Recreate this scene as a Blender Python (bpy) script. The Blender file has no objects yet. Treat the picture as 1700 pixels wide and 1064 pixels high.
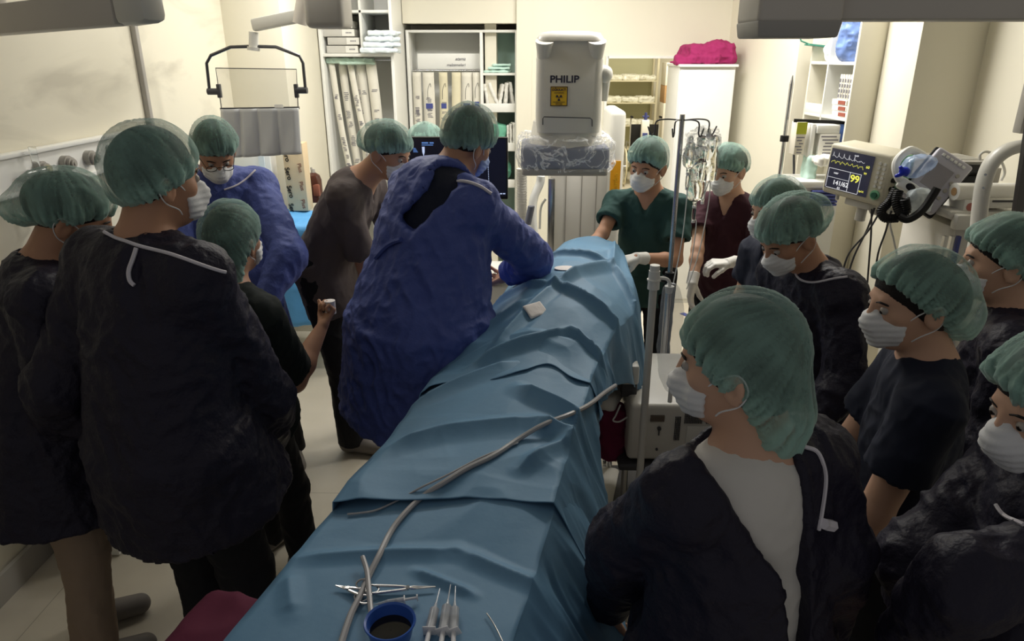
import bpy, bmesh, math, random
import numpy as np
from mathutils import Vector, Matrix, Euler
from mathutils.bvhtree import BVHTree

# ------------------------------------------------------------------ camera
SC = bpy.context.scene
COL = SC.collection
CAM_Z, PITCH, YAW, FPX = 2.05, 20.5, 1.4, 1180.0
cam_d = bpy.data.cameras.new('camera')
cam = bpy.data.objects.new('camera', cam_d)
COL.objects.link(cam)
cam.location = (0, 0, CAM_Z)
cam.rotation_euler = (math.radians(90 - PITCH), 0, math.radians(YAW))
cam_d.sensor_width = 36
cam_d.lens = 36 * FPX / 1700
cam_d.clip_start = 0.05
SC.camera = cam
CAM_R = cam.rotation_euler.to_matrix()

# ------------------------------------------------------------------ world, lights, exposure
w = bpy.data.worlds.new('world'); SC.world = w; w.use_nodes = True
w.node_tree.nodes['Background'].inputs[0].default_value = (0.97, 0.95, 0.95, 1)
w.node_tree.nodes['Background'].inputs[1].default_value = 0.17
SC.view_settings.view_transform = 'Standard'
SC.view_settings.look = 'None'
SC.view_settings.gamma = 1
SC.view_settings.exposure = 0.0
SC.cycles.max_bounces = 8
SC.cycles.transparent_max_bounces = 16
SC.cycles.use_denoising = True

def area_light(name, loc, rot, sx, sy, power, col=(1, .97, .925)):
    d = bpy.data.lights.new(name, 'AREA'); d.shape = 'RECTANGLE'; d.size = sx; d.size_y = sy
    d.energy = power; d.color = col
    o = bpy.data.objects.new(name, d); COL.objects.link(o)
    o.location = loc; o.rotation_euler = rot
    return o
# ceiling lamps are lit in the rear half of the room only; the front half is switched off
LAMPS = [(-1.0, 4.8, 30), (0.5, 4.6, 32), (0.2, 5.7, 9), (1.3, 4.5, 36), (-1.35, 3.7, 8)]
for i, (x, y, p) in enumerate(LAMPS):
    area_light('ceiling_lamp', (x, y, 3.03), (0, 0, 0), 0.55, 0.55, p)
area_light('side_room_lamp', (2.1, 11.2, 2.95), (0, 0, 0), 1.0, 1.0, 85, (1, .95, .82))
area_light('side_room_lamp', (1.6, 8.0, 2.95), (0, 0, 0), .8, .8, 30, (1, .95, .82))

# ------------------------------------------------------------------ helpers
def A(*v): return np.array(v, dtype=float)
def at(px, py, y):
    """point of the room seen at photo pixel (px,py) on the plane with this depth y"""
    d = CAM_R @ Vector(((px - 850) / FPX, (532 - py) / FPX, -1))
    k = y / d.y
    return np.array((d.x * k, y, CAM_Z + d.z * k))
def atz(px, py, z):
    d = CAM_R @ Vector(((px - 850) / FPX, (532 - py) / FPX, -1))
    k = (z - CAM_Z) / d.z
    return np.array((d.x * k, d.y * k, z))

def rnd_hash(ix, iy, iz, seed):
    h = (ix.astype(np.int64) * 374761393 + iy.astype(np.int64) * 668265263 + iz.astype(np.int64) * 2147483647 + seed * 974634777) & 0xffffffff
    h = ((h ^ (h >> 13)) * 1274126177) & 0xffffffff
    h = (h ^ (h >> 16)) & 0xffffffff
    return h.astype(np.float64) / 4294967295.0
def noise3(p, seed=0):
    """smooth value noise, p (N,3) -> -1..1"""
    i = np.floor(p); f = p - i; f = f * f * (3 - 2 * f); i = i.astype(np.int64)
    r = 0
    for dx in (0, 1):
        wx = f[:, 0] if dx else 1 - f[:, 0]
        for dy in (0, 1):
            wy = f[:, 1] if dy else 1 - f[:, 1]
            for dz in (0, 1):
                wz = f[:, 2] if dz else 1 - f[:, 2]
                r = r + wx * wy * wz * rnd_hash(i[:, 0] + dx, i[:, 1] + dy, i[:, 2] + dz, seed)
    return r * 2 - 1
def ridged(p, seed=0):
    return 1 - 2.2 * np.abs(noise3(p, seed))
def sstep(a, b, x):
    t = np.clip((x - a) / (b - a), 0, 1); return t * t * (3 - 2 * t)

def link(o, parent=None, mat=None):
    COL.objects.link(o)
    if parent is not None:
        o.parent = parent
    if mat is not None:
        o.data.materials.append(mat)
    return o
def tag(o, label=None, cat=None, group=None, kind=None):
    if label: o['label'] = label
    if cat: o['category'] = cat
    if group: o['group'] = group
    if kind: o['kind'] = kind
    return o
def thing(name, label, cat, loc=(0, 0, 0), rot=(0, 0, 0), group=None):
    o = bpy.data.objects.new(name, None); COL.objects.link(o)
    o.empty_display_size = .1
    o.location = loc; o.rotation_euler = rot
    return tag(o, label, cat, group)
def copy_tree(o, parent=None):
    c = o.copy(); COL.objects.link(c); c.parent = parent
    for ch in o.children: copy_tree(ch, c)
    return c
def mesh_obj(name, V, F, mat=None, parent=None, smooth=True, loc=(0, 0, 0)):
    me = bpy.data.meshes.new(name)
    V = np.asarray(V, dtype=np.float32)
    if isinstance(F, np.ndarray):
        me.vertices.add(len(V)); me.vertices.foreach_set('co', V.ravel())
        n = len(F); k = F.shape[1]
        me.loops.add(n * k); me.loops.foreach_set('vertex_index', F.astype(np.int32).ravel())
        me.polygons.add(n)
        me.polygons.foreach_set('loop_start', np.arange(0, n * k, k, dtype=np.int32))
        me.polygons.foreach_set('loop_total', np.full(n, k, dtype=np.int32))
        me.update(calc_edges=True)
    else:
        me.from_pydata([tuple(v) for v in V.tolist()], [], F)
    if smooth:
        me.polygons.foreach_set('use_smooth', np.ones(len(me.polygons), dtype=bool))
    o = bpy.data.objects.new(name, me)
    o.location = loc
    return link(o, parent, mat)

def vnormals(V, F):
    a = V[F[:, 2]] - V[F[:, 0]]; b = V[F[:, 3]] - V[F[:, 1]]
    n = np.cross(a, b); N = np.zeros_like(V)
    for k in range(4):
        for c in range(3):
            N[:, c] += np.bincount(F[:, k], n[:, c], len(V))
    return N / np.maximum(np.linalg.norm(N, axis=1, keepdims=True), 1e-12)

class MB:
    """collects boxes, bars, cylinders, lathes and tubes into ONE mesh"""
    def __init__(s): s.bm = bmesh.new()
    def _m(s, o, M): o.transform(M) if False else None
    def box(s, c, size, rot=None, bev=0.0, seg=2, taper=None):
        t = bmesh.new(); bmesh.ops.create_cube(t, size=1)
        for v in t.verts:
            v.co = Vector((v.co.x * size[0], v.co.y * size[1], v.co.z * size[2]))
            if taper:
                k = 1 + (taper - 1) * (v.co.z / size[2] + .5)
                v.co.x *= k; v.co.y *= k
        if bev > 0:
            bmesh.ops.bevel(t, geom=t.edges[:], offset=min(bev, min(size) * .49), segments=seg, profile=.5, affect='EDGES')
        M = Matrix.Translation(c)
        if rot is not None: M = M @ (Euler(rot).to_matrix().to_4x4() if len(rot) == 3 and not isinstance(rot, Matrix) else rot.to_4x4())
        return s._add(t, M)
    def _add(s, t, M):
        t.transform(M)
        me = bpy.data.meshes.new('t'); t.to_mesh(me); t.free(); s.bm.from_mesh(me); bpy.data.meshes.remove(me)
        return s
    def bar(s, a, b, w, h, bev=0):
        a = Vector(a); b = Vector(b); d = b - a
        R = d.to_track_quat('Z', 'Y').to_matrix()
        return s.box((a + b) / 2, (w, h, d.length), R, bev)
    def cyl(s, a, b, r, r2=None, n=20, cap=True):
        a = Vector(a); b = Vector(b); d = b - a
        t = bmesh.new(); bmesh.ops.create_cone(t, cap_ends=cap, segments=n, radius1=r, radius2=r if r2 is None else r2, depth=d.length)
        M = Matrix.Translation((a + b) / 2) @ d.to_track_quat('Z', 'Y').to_matrix().to_4x4()
        return s._add(t, M)
    def sph(s, c, r, n=14):
        t = bmesh.new(); bmesh.ops.create_uvsphere(t, u_segments=n, v_segments=n // 2 + 1, radius=1)
        r = (r, r, r) if not hasattr(r, '__len__') else r
        return s._add(t, Matrix.Translation(c) @ Matrix.Diagonal((*r, 1)))
    def tube(s, pts, r, n=8, closed=False, smooth=0):
        P = [Vector(p) for p in pts]
        if smooth: P = catmull(P, smooth, closed)
        m = len(P); rs = r if hasattr(r, '__len__') else None
        bm = s.bm; rings = []
        up = None
        for i in range(m):
            if closed: d = P[(i + 1) % m] - P[i - 1]
            else: d = P[min(i + 1, m - 1)] - P[max(i - 1, 0)]
            if d.length < 1e-9: d = Vector((0, 0, 1))
            d.normalize()
            if up is None:
                up = Vector((0, 0, 1)) if abs(d.z) < .9 else Vector((1, 0, 0))
            x = up.cross(d)
            if x.length < 1e-6: x = Vector((1, 0, 0)).cross(d)
            x.normalize(); up = d.cross(x)
            rr = rs[min(int(i * (len(rs) - 1) / max(m - 1, 1)), len(rs) - 1)] if rs else r
            rings.append([bm.verts.new(P[i] + (x * math.cos(2 * math.pi * k / n) + up * math.sin(2 * math.pi * k / n)) * rr) for k in range(n)])
        for i in range(m if closed else m - 1):
            a, b = rings[i], rings[(i + 1) % m]
            for k in range(n):
                bm.faces.new((a[k], a[(k + 1) % n], b[(k + 1) % n], b[k]))
        if not closed:
            bm.faces.new(rings[0][::-1]); bm.faces.new(rings[-1])
        return s
    def lathe(s, prof, c=(0, 0, 0), n=28, rot=None):
        t = bmesh.new(); rings = []
        for r, z in prof:
            rings.append([t.verts.new((r * math.cos(2 * math.pi * k / n), r * math.sin(2 * math.pi * k / n), z)) for k in range(n)])
        for a, b in zip(rings, rings[1:]):
            for k in range(n): t.faces.new((a[k], a[(k + 1) % n], b[(k + 1) % n], b[k]))
        bmesh.ops.remove_doubles(t, verts=t.verts[:], dist=1e-6)
        M = Matrix.Translation(c)
        if rot is not None: M = M @ Euler(rot).to_matrix().to_4x4()
        return s._add(t, M)
    def prism(s, pts, h, M=None):
        """closed polygon in xy extruded by h in z"""
        t = bmesh.new(); a = [t.verts.new((p[0], p[1], 0)) for p in pts]
        f = t.faces.new(a); e = bmesh.ops.extrude_face_region(t, geom=[f])
        for v in e['geom']:
            if isinstance(v, bmesh.types.BMVert): v.co.z += h
        bmesh.ops.recalc_face_normals(t, faces=t.faces[:])
        return s._add(t, M if M is not None else Matrix.Identity(4))
    def build(s, name, mat, parent=None, loc=(0, 0, 0), rot=(0, 0, 0), smooth=True, ang=35):
        bmesh.ops.recalc_face_normals(s.bm, faces=s.bm.faces[:])
        me = bpy.data.meshes.new(name); s.bm.to_mesh(me); s.bm.free()
        if smooth:
            me.polygons.foreach_set('use_smooth', np.ones(len(me.polygons), dtype=bool))
            me.set_sharp_from_angle(angle=math.radians(ang))
        o = bpy.data.objects.new(name, me); o.location = loc; o.rotation_euler = rot
        return link(o, parent, mat)
def catmull(P, k, closed=False):
    out = []; n = len(P)
    for i in range(n if closed else n - 1):
        p0 = P[i - 1] if (i > 0 or closed) else P[0] * 2 - P[1]
        p1 = P[i]; p2 = P[(i + 1) % n]
        p3 = P[(i + 2) % n] if (i + 2 < n or closed) else p2 * 2 - p1
        for j in range(k):
            t = j / k
            out.append(.5 * ((2 * p1) + (p2 - p0) * t + (2 * p0 - 5 * p1 + 4 * p2 - p3) * t * t + (3 * p1 - p0 - 3 * p2 + p3) * t ** 3))
    if not closed: out.append(P[-1])
    return out
def text(s, size, mat, parent, loc, rot, name='lettering', extrude=.0006, align='CENTER', xs=1, bold=0, shear=0):
    c = bpy.data.curves.new(name, 'FONT'); c.body = s; c.size = size; c.extrude = extrude
    c.align_x = align; c.align_y = 'CENTER'; c.offset = bold; c.shear = shear
    o = bpy.data.objects.new(name, c); o.location = loc; o.rotation_euler = rot; o.scale = (xs, 1, 1)
    me = bpy.data.meshes.new_from_object(o); me.name = name
    q = bpy.data.objects.new(name, me); q.location = loc; q.rotation_euler = rot; q.scale = (xs, 1, 1)
    bpy.data.objects.remove(o); bpy.data.curves.remove(c)
    return link(q, parent, mat)

# ------------------------------------------------------------------ signed-distance sculpting
class Vol:
    def __init__(s, lo, hi, res):
        s.res = res; s.lo = np.array(lo, float) - 3 * res
        n = np.ceil((np.array(hi, float) + 3 * res - s.lo) / res).astype(int) + 1
        s.ax = [(s.lo[i] + np.arange(n[i]) * res).astype(np.float32) for i in range(3)]
        s.f = np.full(tuple(n), 1.0, dtype=np.float32)
    def sub(s, lo, hi, m):
        sl = []
        for i in range(3):
            a = max(0, int((lo[i] - m - s.lo[i]) / s.res)); b = min(s.f.shape[i], int((hi[i] + m - s.lo[i]) / s.res) + 2)
            if b <= a: return None
            sl.append(slice(a, b))
        sl = tuple(sl)
        return sl, s.ax[0][sl[0]][:, None, None], s.ax[1][sl[1]][None, :, None], s.ax[2][sl[2]][None, None, :]
    def put(s, prim, k=.01, op='u'):
        lo, hi, fn = prim
        r = s.sub(lo, hi, k + 3 * s.res + (.03 if op != 'u' else .012))
        if r is None: return s
        sl, X, Y, Z = r
        d = fn(X, Y, Z).astype(np.float32); a = s.f[sl]
        if op == 'u':
            if k > 0:
                h = np.maximum(k - np.abs(a - d), 0) / k
                s.f[sl] = np.minimum(a, d) - h * h * k * .25
            else: s.f[sl] = np.minimum(a, d)
        elif op == 's':
            d = -d
            if k > 0:
                h = np.maximum(k - np.abs(a - d), 0) / k
                s.f[sl] = np.maximum(a, d) + h * h * k * .25
            else: s.f[sl] = np.maximum(a, d)
        return s
    def clip(s, n, c, k=0.004):
        """keep the side where (p-c).n < 0"""
        X, Y, Z = s.ax[0][:, None, None], s.ax[1][None, :, None], s.ax[2][None, None, :]
        n = np.array(n, float); n = n / np.linalg.norm(n)
        d = ((X - c[0]) * n[0] + (Y - c[1]) * n[1] + (Z - c[2]) * n[2]).astype(np.float32)
        s.f = np.maximum(s.f, d)
        return s
    def mesh(s):
        f = s.f; ins = f < 0
        c = np.zeros(tuple(np.array(f.shape) - 1), dtype=np.uint8)
        for dx in (0, 1):
            for dy in (0, 1):
                for dz in (0, 1):
                    c += ins[dx:dx + c.shape[0], dy:dy + c.shape[1], dz:dz + c.shape[2]]
        act = (c > 0) & (c < 8)
        I, J, K = np.nonzero(act)
        idx = np.full(act.shape, -1, dtype=np.int64); idx[I, J, K] = np.arange(len(I))
        S = np.zeros((len(I), 3)); cnt = np.zeros(len(I))
        cor = [(0, 0, 0), (1, 0, 0), (0, 1, 0), (1, 1, 0), (0, 0, 1), (1, 0, 1), (0, 1, 1), (1, 1, 1)]
        vals = [f[I + a, J + b, K + d].astype(float) for a, b, d in cor]
        for a in range(8):
            for b in range(a + 1, 8):
                if sum(abs(cor[a][i] - cor[b][i]) for i in range(3)) != 1: continue
                m = (vals[a] < 0) != (vals[b] < 0)
                t = vals[a] / np.where(m, vals[a] - vals[b], 1)
                for i in range(3):
                    S[:, i] += np.where(m, cor[a][i] + t * (cor[b][i] - cor[a][i]), 0)
                cnt += m
        V = (np.stack([I, J, K], 1) + S / cnt[:, None]) * s.res + s.lo
        Q = []
        for ax in range(3):
            a0 = ins.take(range(0, f.shape[ax] - 1), ax); a1 = ins.take(range(1, f.shape[ax]), ax)
            ch = a0 != a1
            P = np.stack(np.nonzero(ch), 1)
            o1, o2 = [(1, 2), (2, 0), (0, 1)][ax]
            ok = (P[:, o1] > 0) & (P[:, o2] > 0) & (P[:, o1] < f.shape[o1] - 1) & (P[:, o2] < f.shape[o2] - 1)
            P = P[ok]
            e1 = np.zeros(3, int); e1[o1] = 1; e2 = np.zeros(3, int); e2[o2] = 1
            q = np.stack([idx[tuple((P - e1 - e2).T)], idx[tuple((P - e2).T)], idx[tuple(P.T)], idx[tuple((P - e1).T)]], 1)
            flip = ~a0[tuple(P.T)]
            q[flip] = q[flip][:, ::-1]
            Q.append(q)
        F = np.concatenate(Q)
        F = F[(F >= 0).all(1)]
        return V, F

def _bb(*pr):
    lo = np.min([np.array(p, float) - r for p, r in pr], 0); hi = np.max([np.array(p, float) + r for p, r in pr], 0)
    return lo, hi
def capsule(a, b, ra, rb=None, squash=None):
    """tapered capsule; squash=(axis, factor>1) flattens it along that axis"""
    rb = ra if rb is None else rb
    a = np.array(a, float); b = np.array(b, float); d = b - a; dd = max(d @ d, 1e-12)
    lo, hi = _bb((a, ra), (b, rb))
    def fn(X, Y, Z):
        x, y, z = X - a[0], Y - a[1], Z - a[2]
        t = np.clip((x * d[0] + y * d[1] + z * d[2]) / dd, 0, 1)
        qx, qy, qz = x - t * d[0], y - t * d[1], z - t * d[2]
        if squash is not None:
            s_, k = squash; e = (qx * s_[0] + qy * s_[1] + qz * s_[2]) * (k - 1)
            qx, qy, qz = qx + e * s_[0], qy + e * s_[1], qz + e * s_[2]
        return np.sqrt(qx * qx + qy * qy + qz * qz) - (ra + (rb - ra) * t)
    return lo, hi, fn
def cone(a, b, ra, rb=None, squash=None):
    """flat-ended tapered cylinder"""
    rb = ra if rb is None else rb
    a = np.array(a, float); b = np.array(b, float); d = b - a; L = np.linalg.norm(d); u = d / L
    lo, hi = _bb((a, ra), (b, rb))
    def fn(X, Y, Z):
        x, y, z = X - a[0], Y - a[1], Z - a[2]
        t = x * u[0] + y * u[1] + z * u[2]
        qx, qy, qz = x - t * u[0], y - t * u[1], z - t * u[2]
        if squash is not None:
            s_, k = squash; e = (qx * s_[0] + qy * s_[1] + qz * s_[2]) * (k - 1)
            qx, qy, qz = qx + e * s_[0], qy + e * s_[1], qz + e * s_[2]
        r = np.sqrt(qx * qx + qy * qy + qz * qz) - (ra + (rb - ra) * np.clip(t / L, -.2, 1.2))
        return np.maximum(r, np.maximum(-t, t - L))
    return lo, hi, fn
def ell(c, r, R=None):
    """ellipsoid; R columns are its axes"""
    c = np.array(c, float); r = np.array(r, float); m = r.max()
    def fn(X, Y, Z):
        x, y, z = X - c[0], Y - c[1], Z - c[2]
        if R is not None:
            x, y, z = (x * R[0][0] + y * R[1][0] + z * R[2][0], x * R[0][1] + y * R[1][1] + z * R[2][1], x * R[0][2] + y * R[1][2] + z * R[2][2])
        k0 = np.sqrt((x / r[0]) ** 2 + (y / r[1]) ** 2 + (z / r[2]) ** 2)
        k1 = np.sqrt((x / r[0] ** 2) ** 2 + (y / r[1] ** 2) ** 2 + (z / r[2] ** 2) ** 2)
        return k0 * (k0 - 1) / np.maximum(k1, 1e-6)
    return c - m, c + m, fn
def rbox(c, h, R=None, rd=.01):
    c = np.array(c, float); h = np.array(h, float) - rd; m = np.linalg.norm(h) + rd
    def fn(X, Y, Z):
        x, y, z = X - c[0], Y - c[1], Z - c[2]
        if R is not None:
            x, y, z = (x * R[0][0] + y * R[1][0] + z * R[2][0], x * R[0][1] + y * R[1][1] + z * R[2][1], x * R[0][2] + y * R[1][2] + z * R[2][2])
        qx, qy, qz = np.abs(x) - h[0], np.abs(y) - h[1], np.abs(z) - h[2]
        return np.sqrt(np.maximum(qx, 0) ** 2 + np.maximum(qy, 0) ** 2 + np.maximum(qz, 0) ** 2) + np.minimum(np.maximum(qx, np.maximum(qy, qz)), 0) - rd
    return c - m, c + m, fn
def sculpt(prims, res, cuts=(), clips=()):
    """prims: list of (prim, k)"""
    lo = np.min([p[0][0] for p in prims], 0); hi = np.max([p[0][1] for p in prims], 0)
    v = Vol(lo, hi, res)
    for p, k in prims: v.put(p, k)
    for p, k in cuts: v.put(p, k, 's')
    for n, c in clips: v.clip(n, c)
    return v.mesh()

# ------------------------------------------------------------------ materials
_M = {}
def mat(name, col, rough=.6, metal=0, spec=.4, noise=.0, nscale=8, bump=0, bscale=60, alpha=1, trans=0, ior=1.45, emit=None, es=1, sheen=0, bdist=.002, coat=0):
    if name in _M: return _M[name]
    m = bpy.data.materials.new(name); m.use_nodes = True; nt = m.node_tree; b = nt.nodes['Principled BSDF']
    col = (*col, 1)
    b.inputs['Base Color'].default_value = col
    b.inputs['Roughness'].default_value = rough; b.inputs['Metallic'].default_value = metal
    b.inputs['Specular IOR Level'].default_value = spec
    b.inputs['Alpha'].default_value = alpha; b.inputs['Transmission Weight'].default_value = trans; b.inputs['IOR'].default_value = ior
    b.inputs['Sheen Weight'].default_value = sheen; b.inputs['Coat Weight'].default_value = coat
    if emit:
        b.inputs['Emission Color'].default_value = (*emit, 1); b.inputs['Emission Strength'].default_value = es
    tc = nt.nodes.new('ShaderNodeTexCoord')
    if noise:
        n = nt.nodes.new('ShaderNodeTexNoise'); n.inputs['Scale'].default_value = nscale; n.inputs['Detail'].default_value = 5
        nt.links.new(tc.outputs['Object'], n.inputs['Vector'])
        r = nt.nodes.new('ShaderNodeMapRange'); r.inputs[3].default_value = 1 - noise; r.inputs[4].default_value = 1 + noise
        nt.links.new(n.outputs['Fac'], r.inputs[0])
        mx = nt.nodes.new('ShaderNodeVectorMath'); mx.operation = 'SCALE'; mx.inputs[0].default_value = col[:3]
        nt.links.new(r.outputs[0], mx.inputs['Scale']); nt.links.new(mx.outputs[0], b.inputs['Base Color'])
    if bump:
        n = nt.nodes.new('ShaderNodeTexNoise'); n.inputs['Scale'].default_value = bscale; n.inputs['Detail'].default_value = 4
        nt.links.new(tc.outputs['Object'], n.inputs['Vector'])
        bp = nt.nodes.new('ShaderNodeBump'); bp.inputs['Strength'].default_value = bump; bp.inputs['Distance'].default_value = bdist
        nt.links.new(n.outputs['Fac'], bp.inputs['Height']); nt.links.new(bp.outputs[0], b.inputs['Normal'])
    _M[name] = m
    return m
def srgb(r, g, b):
    f = lambda c: (c / 255 / 12.92) if c <= 10 else ((c / 255 + .055) / 1.055) ** 2.4
    return (f(r), f(g), f(b))
M_wall = mat('wall_paint', srgb(228, 223, 205), .55, noise=.03, nscale=1.5, bump=.05, bscale=40)
M_white = mat('white_laminate', srgb(232, 232, 226), .35, noise=.02)
M_plastic = mat('white_plastic', srgb(214, 212, 203), .35, noise=.02)
M_grey = mat('grey_plastic', srgb(168, 164, 156), .45, noise=.03)
M_boom = mat('boom_grey_enamel', srgb(205, 198, 187), .4, noise=.03)
M_dgrey = mat('dark_grey_plastic', srgb(70, 70, 72), .45)
M_black = mat('black_plastic', srgb(20, 20, 22), .35)
M_rubber = mat('black_rubber', srgb(15, 15, 16), .6)
M_steel = mat('brushed_steel', srgb(190, 190, 190), .25, metal=1, bump=.05, bscale=200)
M_dsteel = mat('dark_steel', srgb(95, 95, 98), .35, metal=1)
M_paper = mat('white_paper', srgb(235, 233, 225), .8)
M_clear = mat('clear_plastic', (.95, .97, .97), .12, trans=1, ior=1.25, bump=.25, bscale=25, bdist=.004)
M_fluid = mat('clear_fluid_bag', (.93, .95, .95), .06, trans=1, ior=1.33, bump=.3, bscale=30, bdist=.006)
# ------------------------------------------------------------------ people
M_skin = mat('skin_tan', srgb(186, 140, 112), .55, noise=.06, nscale=14, bump=.08, bscale=220, bdist=.001)
M_skin2 = mat('skin_fair', srgb(206, 164, 138), .55, noise=.05, nscale=14, bump=.08, bscale=220, bdist=.001)
M_hair = mat('dark_hair', srgb(26, 20, 18), .6, noise=.3, nscale=60, bump=.6, bscale=150)
M_cap = mat('green_nonwoven_cap', srgb(150, 188, 174), .8, alpha=.55, bump=.5, bscale=130, sheen=.3, noise=.08, nscale=30)
# the gathered fabric lies double where it is pleated, so it is less see-through there
_nt = M_cap.node_tree; _at = _nt.nodes.new('ShaderNodeAttribute'); _at.attribute_name = 'pleat'
_mr = _nt.nodes.new('ShaderNodeMapRange'); _mr.inputs[1].default_value = 0; _mr.inputs[2].default_value = 1; _mr.inputs[3].default_value = .22; _mr.inputs[4].default_value = .90
_nt.links.new(_at.outputs['Fac'], _mr.inputs[0]); _nt.links.new(_mr.outputs[0], _nt.nodes['Principled BSDF'].inputs['Alpha'])
M_mask = mat('white_mask_fabric', srgb(226, 226, 226), .85, bump=.25, bscale=150)
M_maskb = mat('pale_blue_mask_fabric', srgb(150, 170, 215), .85, bump=.25, bscale=150)
M_eye = mat('eye_white', srgb(176, 168, 160), .3)
M_iris = mat('iris_brown', srgb(30, 18, 12), .15)
M_glove = mat('latex_glove', srgb(228, 226, 220), .5, bump=.3, bscale=70)
M_navy = mat('navy_scrub_cotton', srgb(26, 31, 48), .85, bump=.4, bscale=40, noise=.1)
M_gownblk = mat('black_navy_nonwoven_gown', srgb(33, 30, 45), .56, spec=.35, bump=1.0, bscale=17, noise=.12, bdist=.016)
M_gownblue = mat('blue_nonwoven_gown', srgb(76, 90, 156), .6, bump=.9, bscale=18, noise=.08, bdist=.012)
M_green = mat('dark_green_scrub', srgb(44, 74, 70), .85, bump=.4, bscale=40, noise=.1)
M_greenblk = mat('black_green_scrub', srgb(22, 30, 28), .85, bump=.4, bscale=40, noise=.1)
M_brown = mat('charcoal_brown_scrub', srgb(90, 80, 78), .85, bump=.4, bscale=40, noise=.1)
M_maroon = mat('maroon_scrub', srgb(62, 30, 40), .85, bump=.4, bscale=40, noise=.1)
M_black_t = mat('black_trousers', srgb(22, 22, 26), .85, bump=.4, bscale=40)
M_beige_t = mat('beige_trousers', srgb(150, 130, 110), .85, bump=.4, bscale=40, noise=.08)
M_tshirt = mat('white_tshirt', srgb(214, 210, 202), .85, bump=.3, bscale=60, noise=.03)
M_shoe = mat('grey_shoe', srgb(120, 114, 108), .6, noise=.15)
M_bind = mat('white_binding', srgb(215, 210, 215), .8)

def rotm(yaw, pitch=0, roll=0):
    """columns forward, left, up. yaw: heading in degrees, 0=+x 90=+y; pitch>0 looks down; roll>0 tips to the left"""
    M = Matrix.Rotation(math.radians(yaw), 3, 'Z') @ Matrix.Rotation(math.radians(pitch), 3, 'Y') @ Matrix.Rotation(math.radians(-roll), 3, 'X')
    return np.array(M)

def hand_prims(w, d, n, side, curl=(25, 35, 25), spread=6, s=1.0, grow=0.0, thumb=(40, 20)):
    """w wrist, d direction, n palm normal (the side the fingers curl to), side +1: thumb at d x n"""
    d = np.array(d, float); d /= np.linalg.norm(d); n = np.array(n, float); n -= (n @ d) * d; n /= np.linalg.norm(n)
    t = np.cross(d, n) * side
    out = []
    L = [(.092, .040, .024, .020), (.096, .044, .028, .021), (.090, .041, .026, .020), (.080, .032, .020, .018)]
    for i, (m, l1, l2, l3) in enumerate(L):
        off = (.030 - .0205 * i) * s
        base = w + t * off * .55 + d * .005
        kn = w + t * off + d * m * s
        out.append((capsule(base, kn, .0135 * s + grow, .0105 * s + grow), .012))
        a = math.radians(spread * (1.5 - i)); dv = d * math.cos(a) + t * math.sin(a)
        p = kn; ang = 0; r = (.0092 - .0006 * (i == 3)) * s + grow
        for l, c in zip((l1, l2, l3), curl):
            ang += math.radians(c + i * 2)
            q = p + (dv * math.cos(ang) + n * math.sin(ang)) * l * s
            out.append((capsule(p, q, r, r * .93), .003)); p = q; r *= .93
    tb = w + t * .022 * s + d * .018 * s + n * .008
    a0, a1 = math.radians(thumb[0]), math.radians(thumb[1])
    td = d * math.cos(a0) + t * math.sin(a0) * .85 + n * .35; td /= np.linalg.norm(td)
    k1 = tb + td * .042 * s
    td2 = d * math.cos(a1) + t * math.sin(a1) + n * .45; td2 /= np.linalg.norm(td2)
    k2 = k1 + td2 * .034 * s; k3 = k2 + (td2 + n * .3) * .026 * s
    out += [(capsule(tb, k1, .014 * s + grow, .011 * s + grow), .012), (capsule(k1, k2, .0108 * s + grow, .0098 * s + grow), .004), (capsule(k2, k3, .0098 * s + grow, .0082 * s + grow), .003)]
    return out

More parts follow.
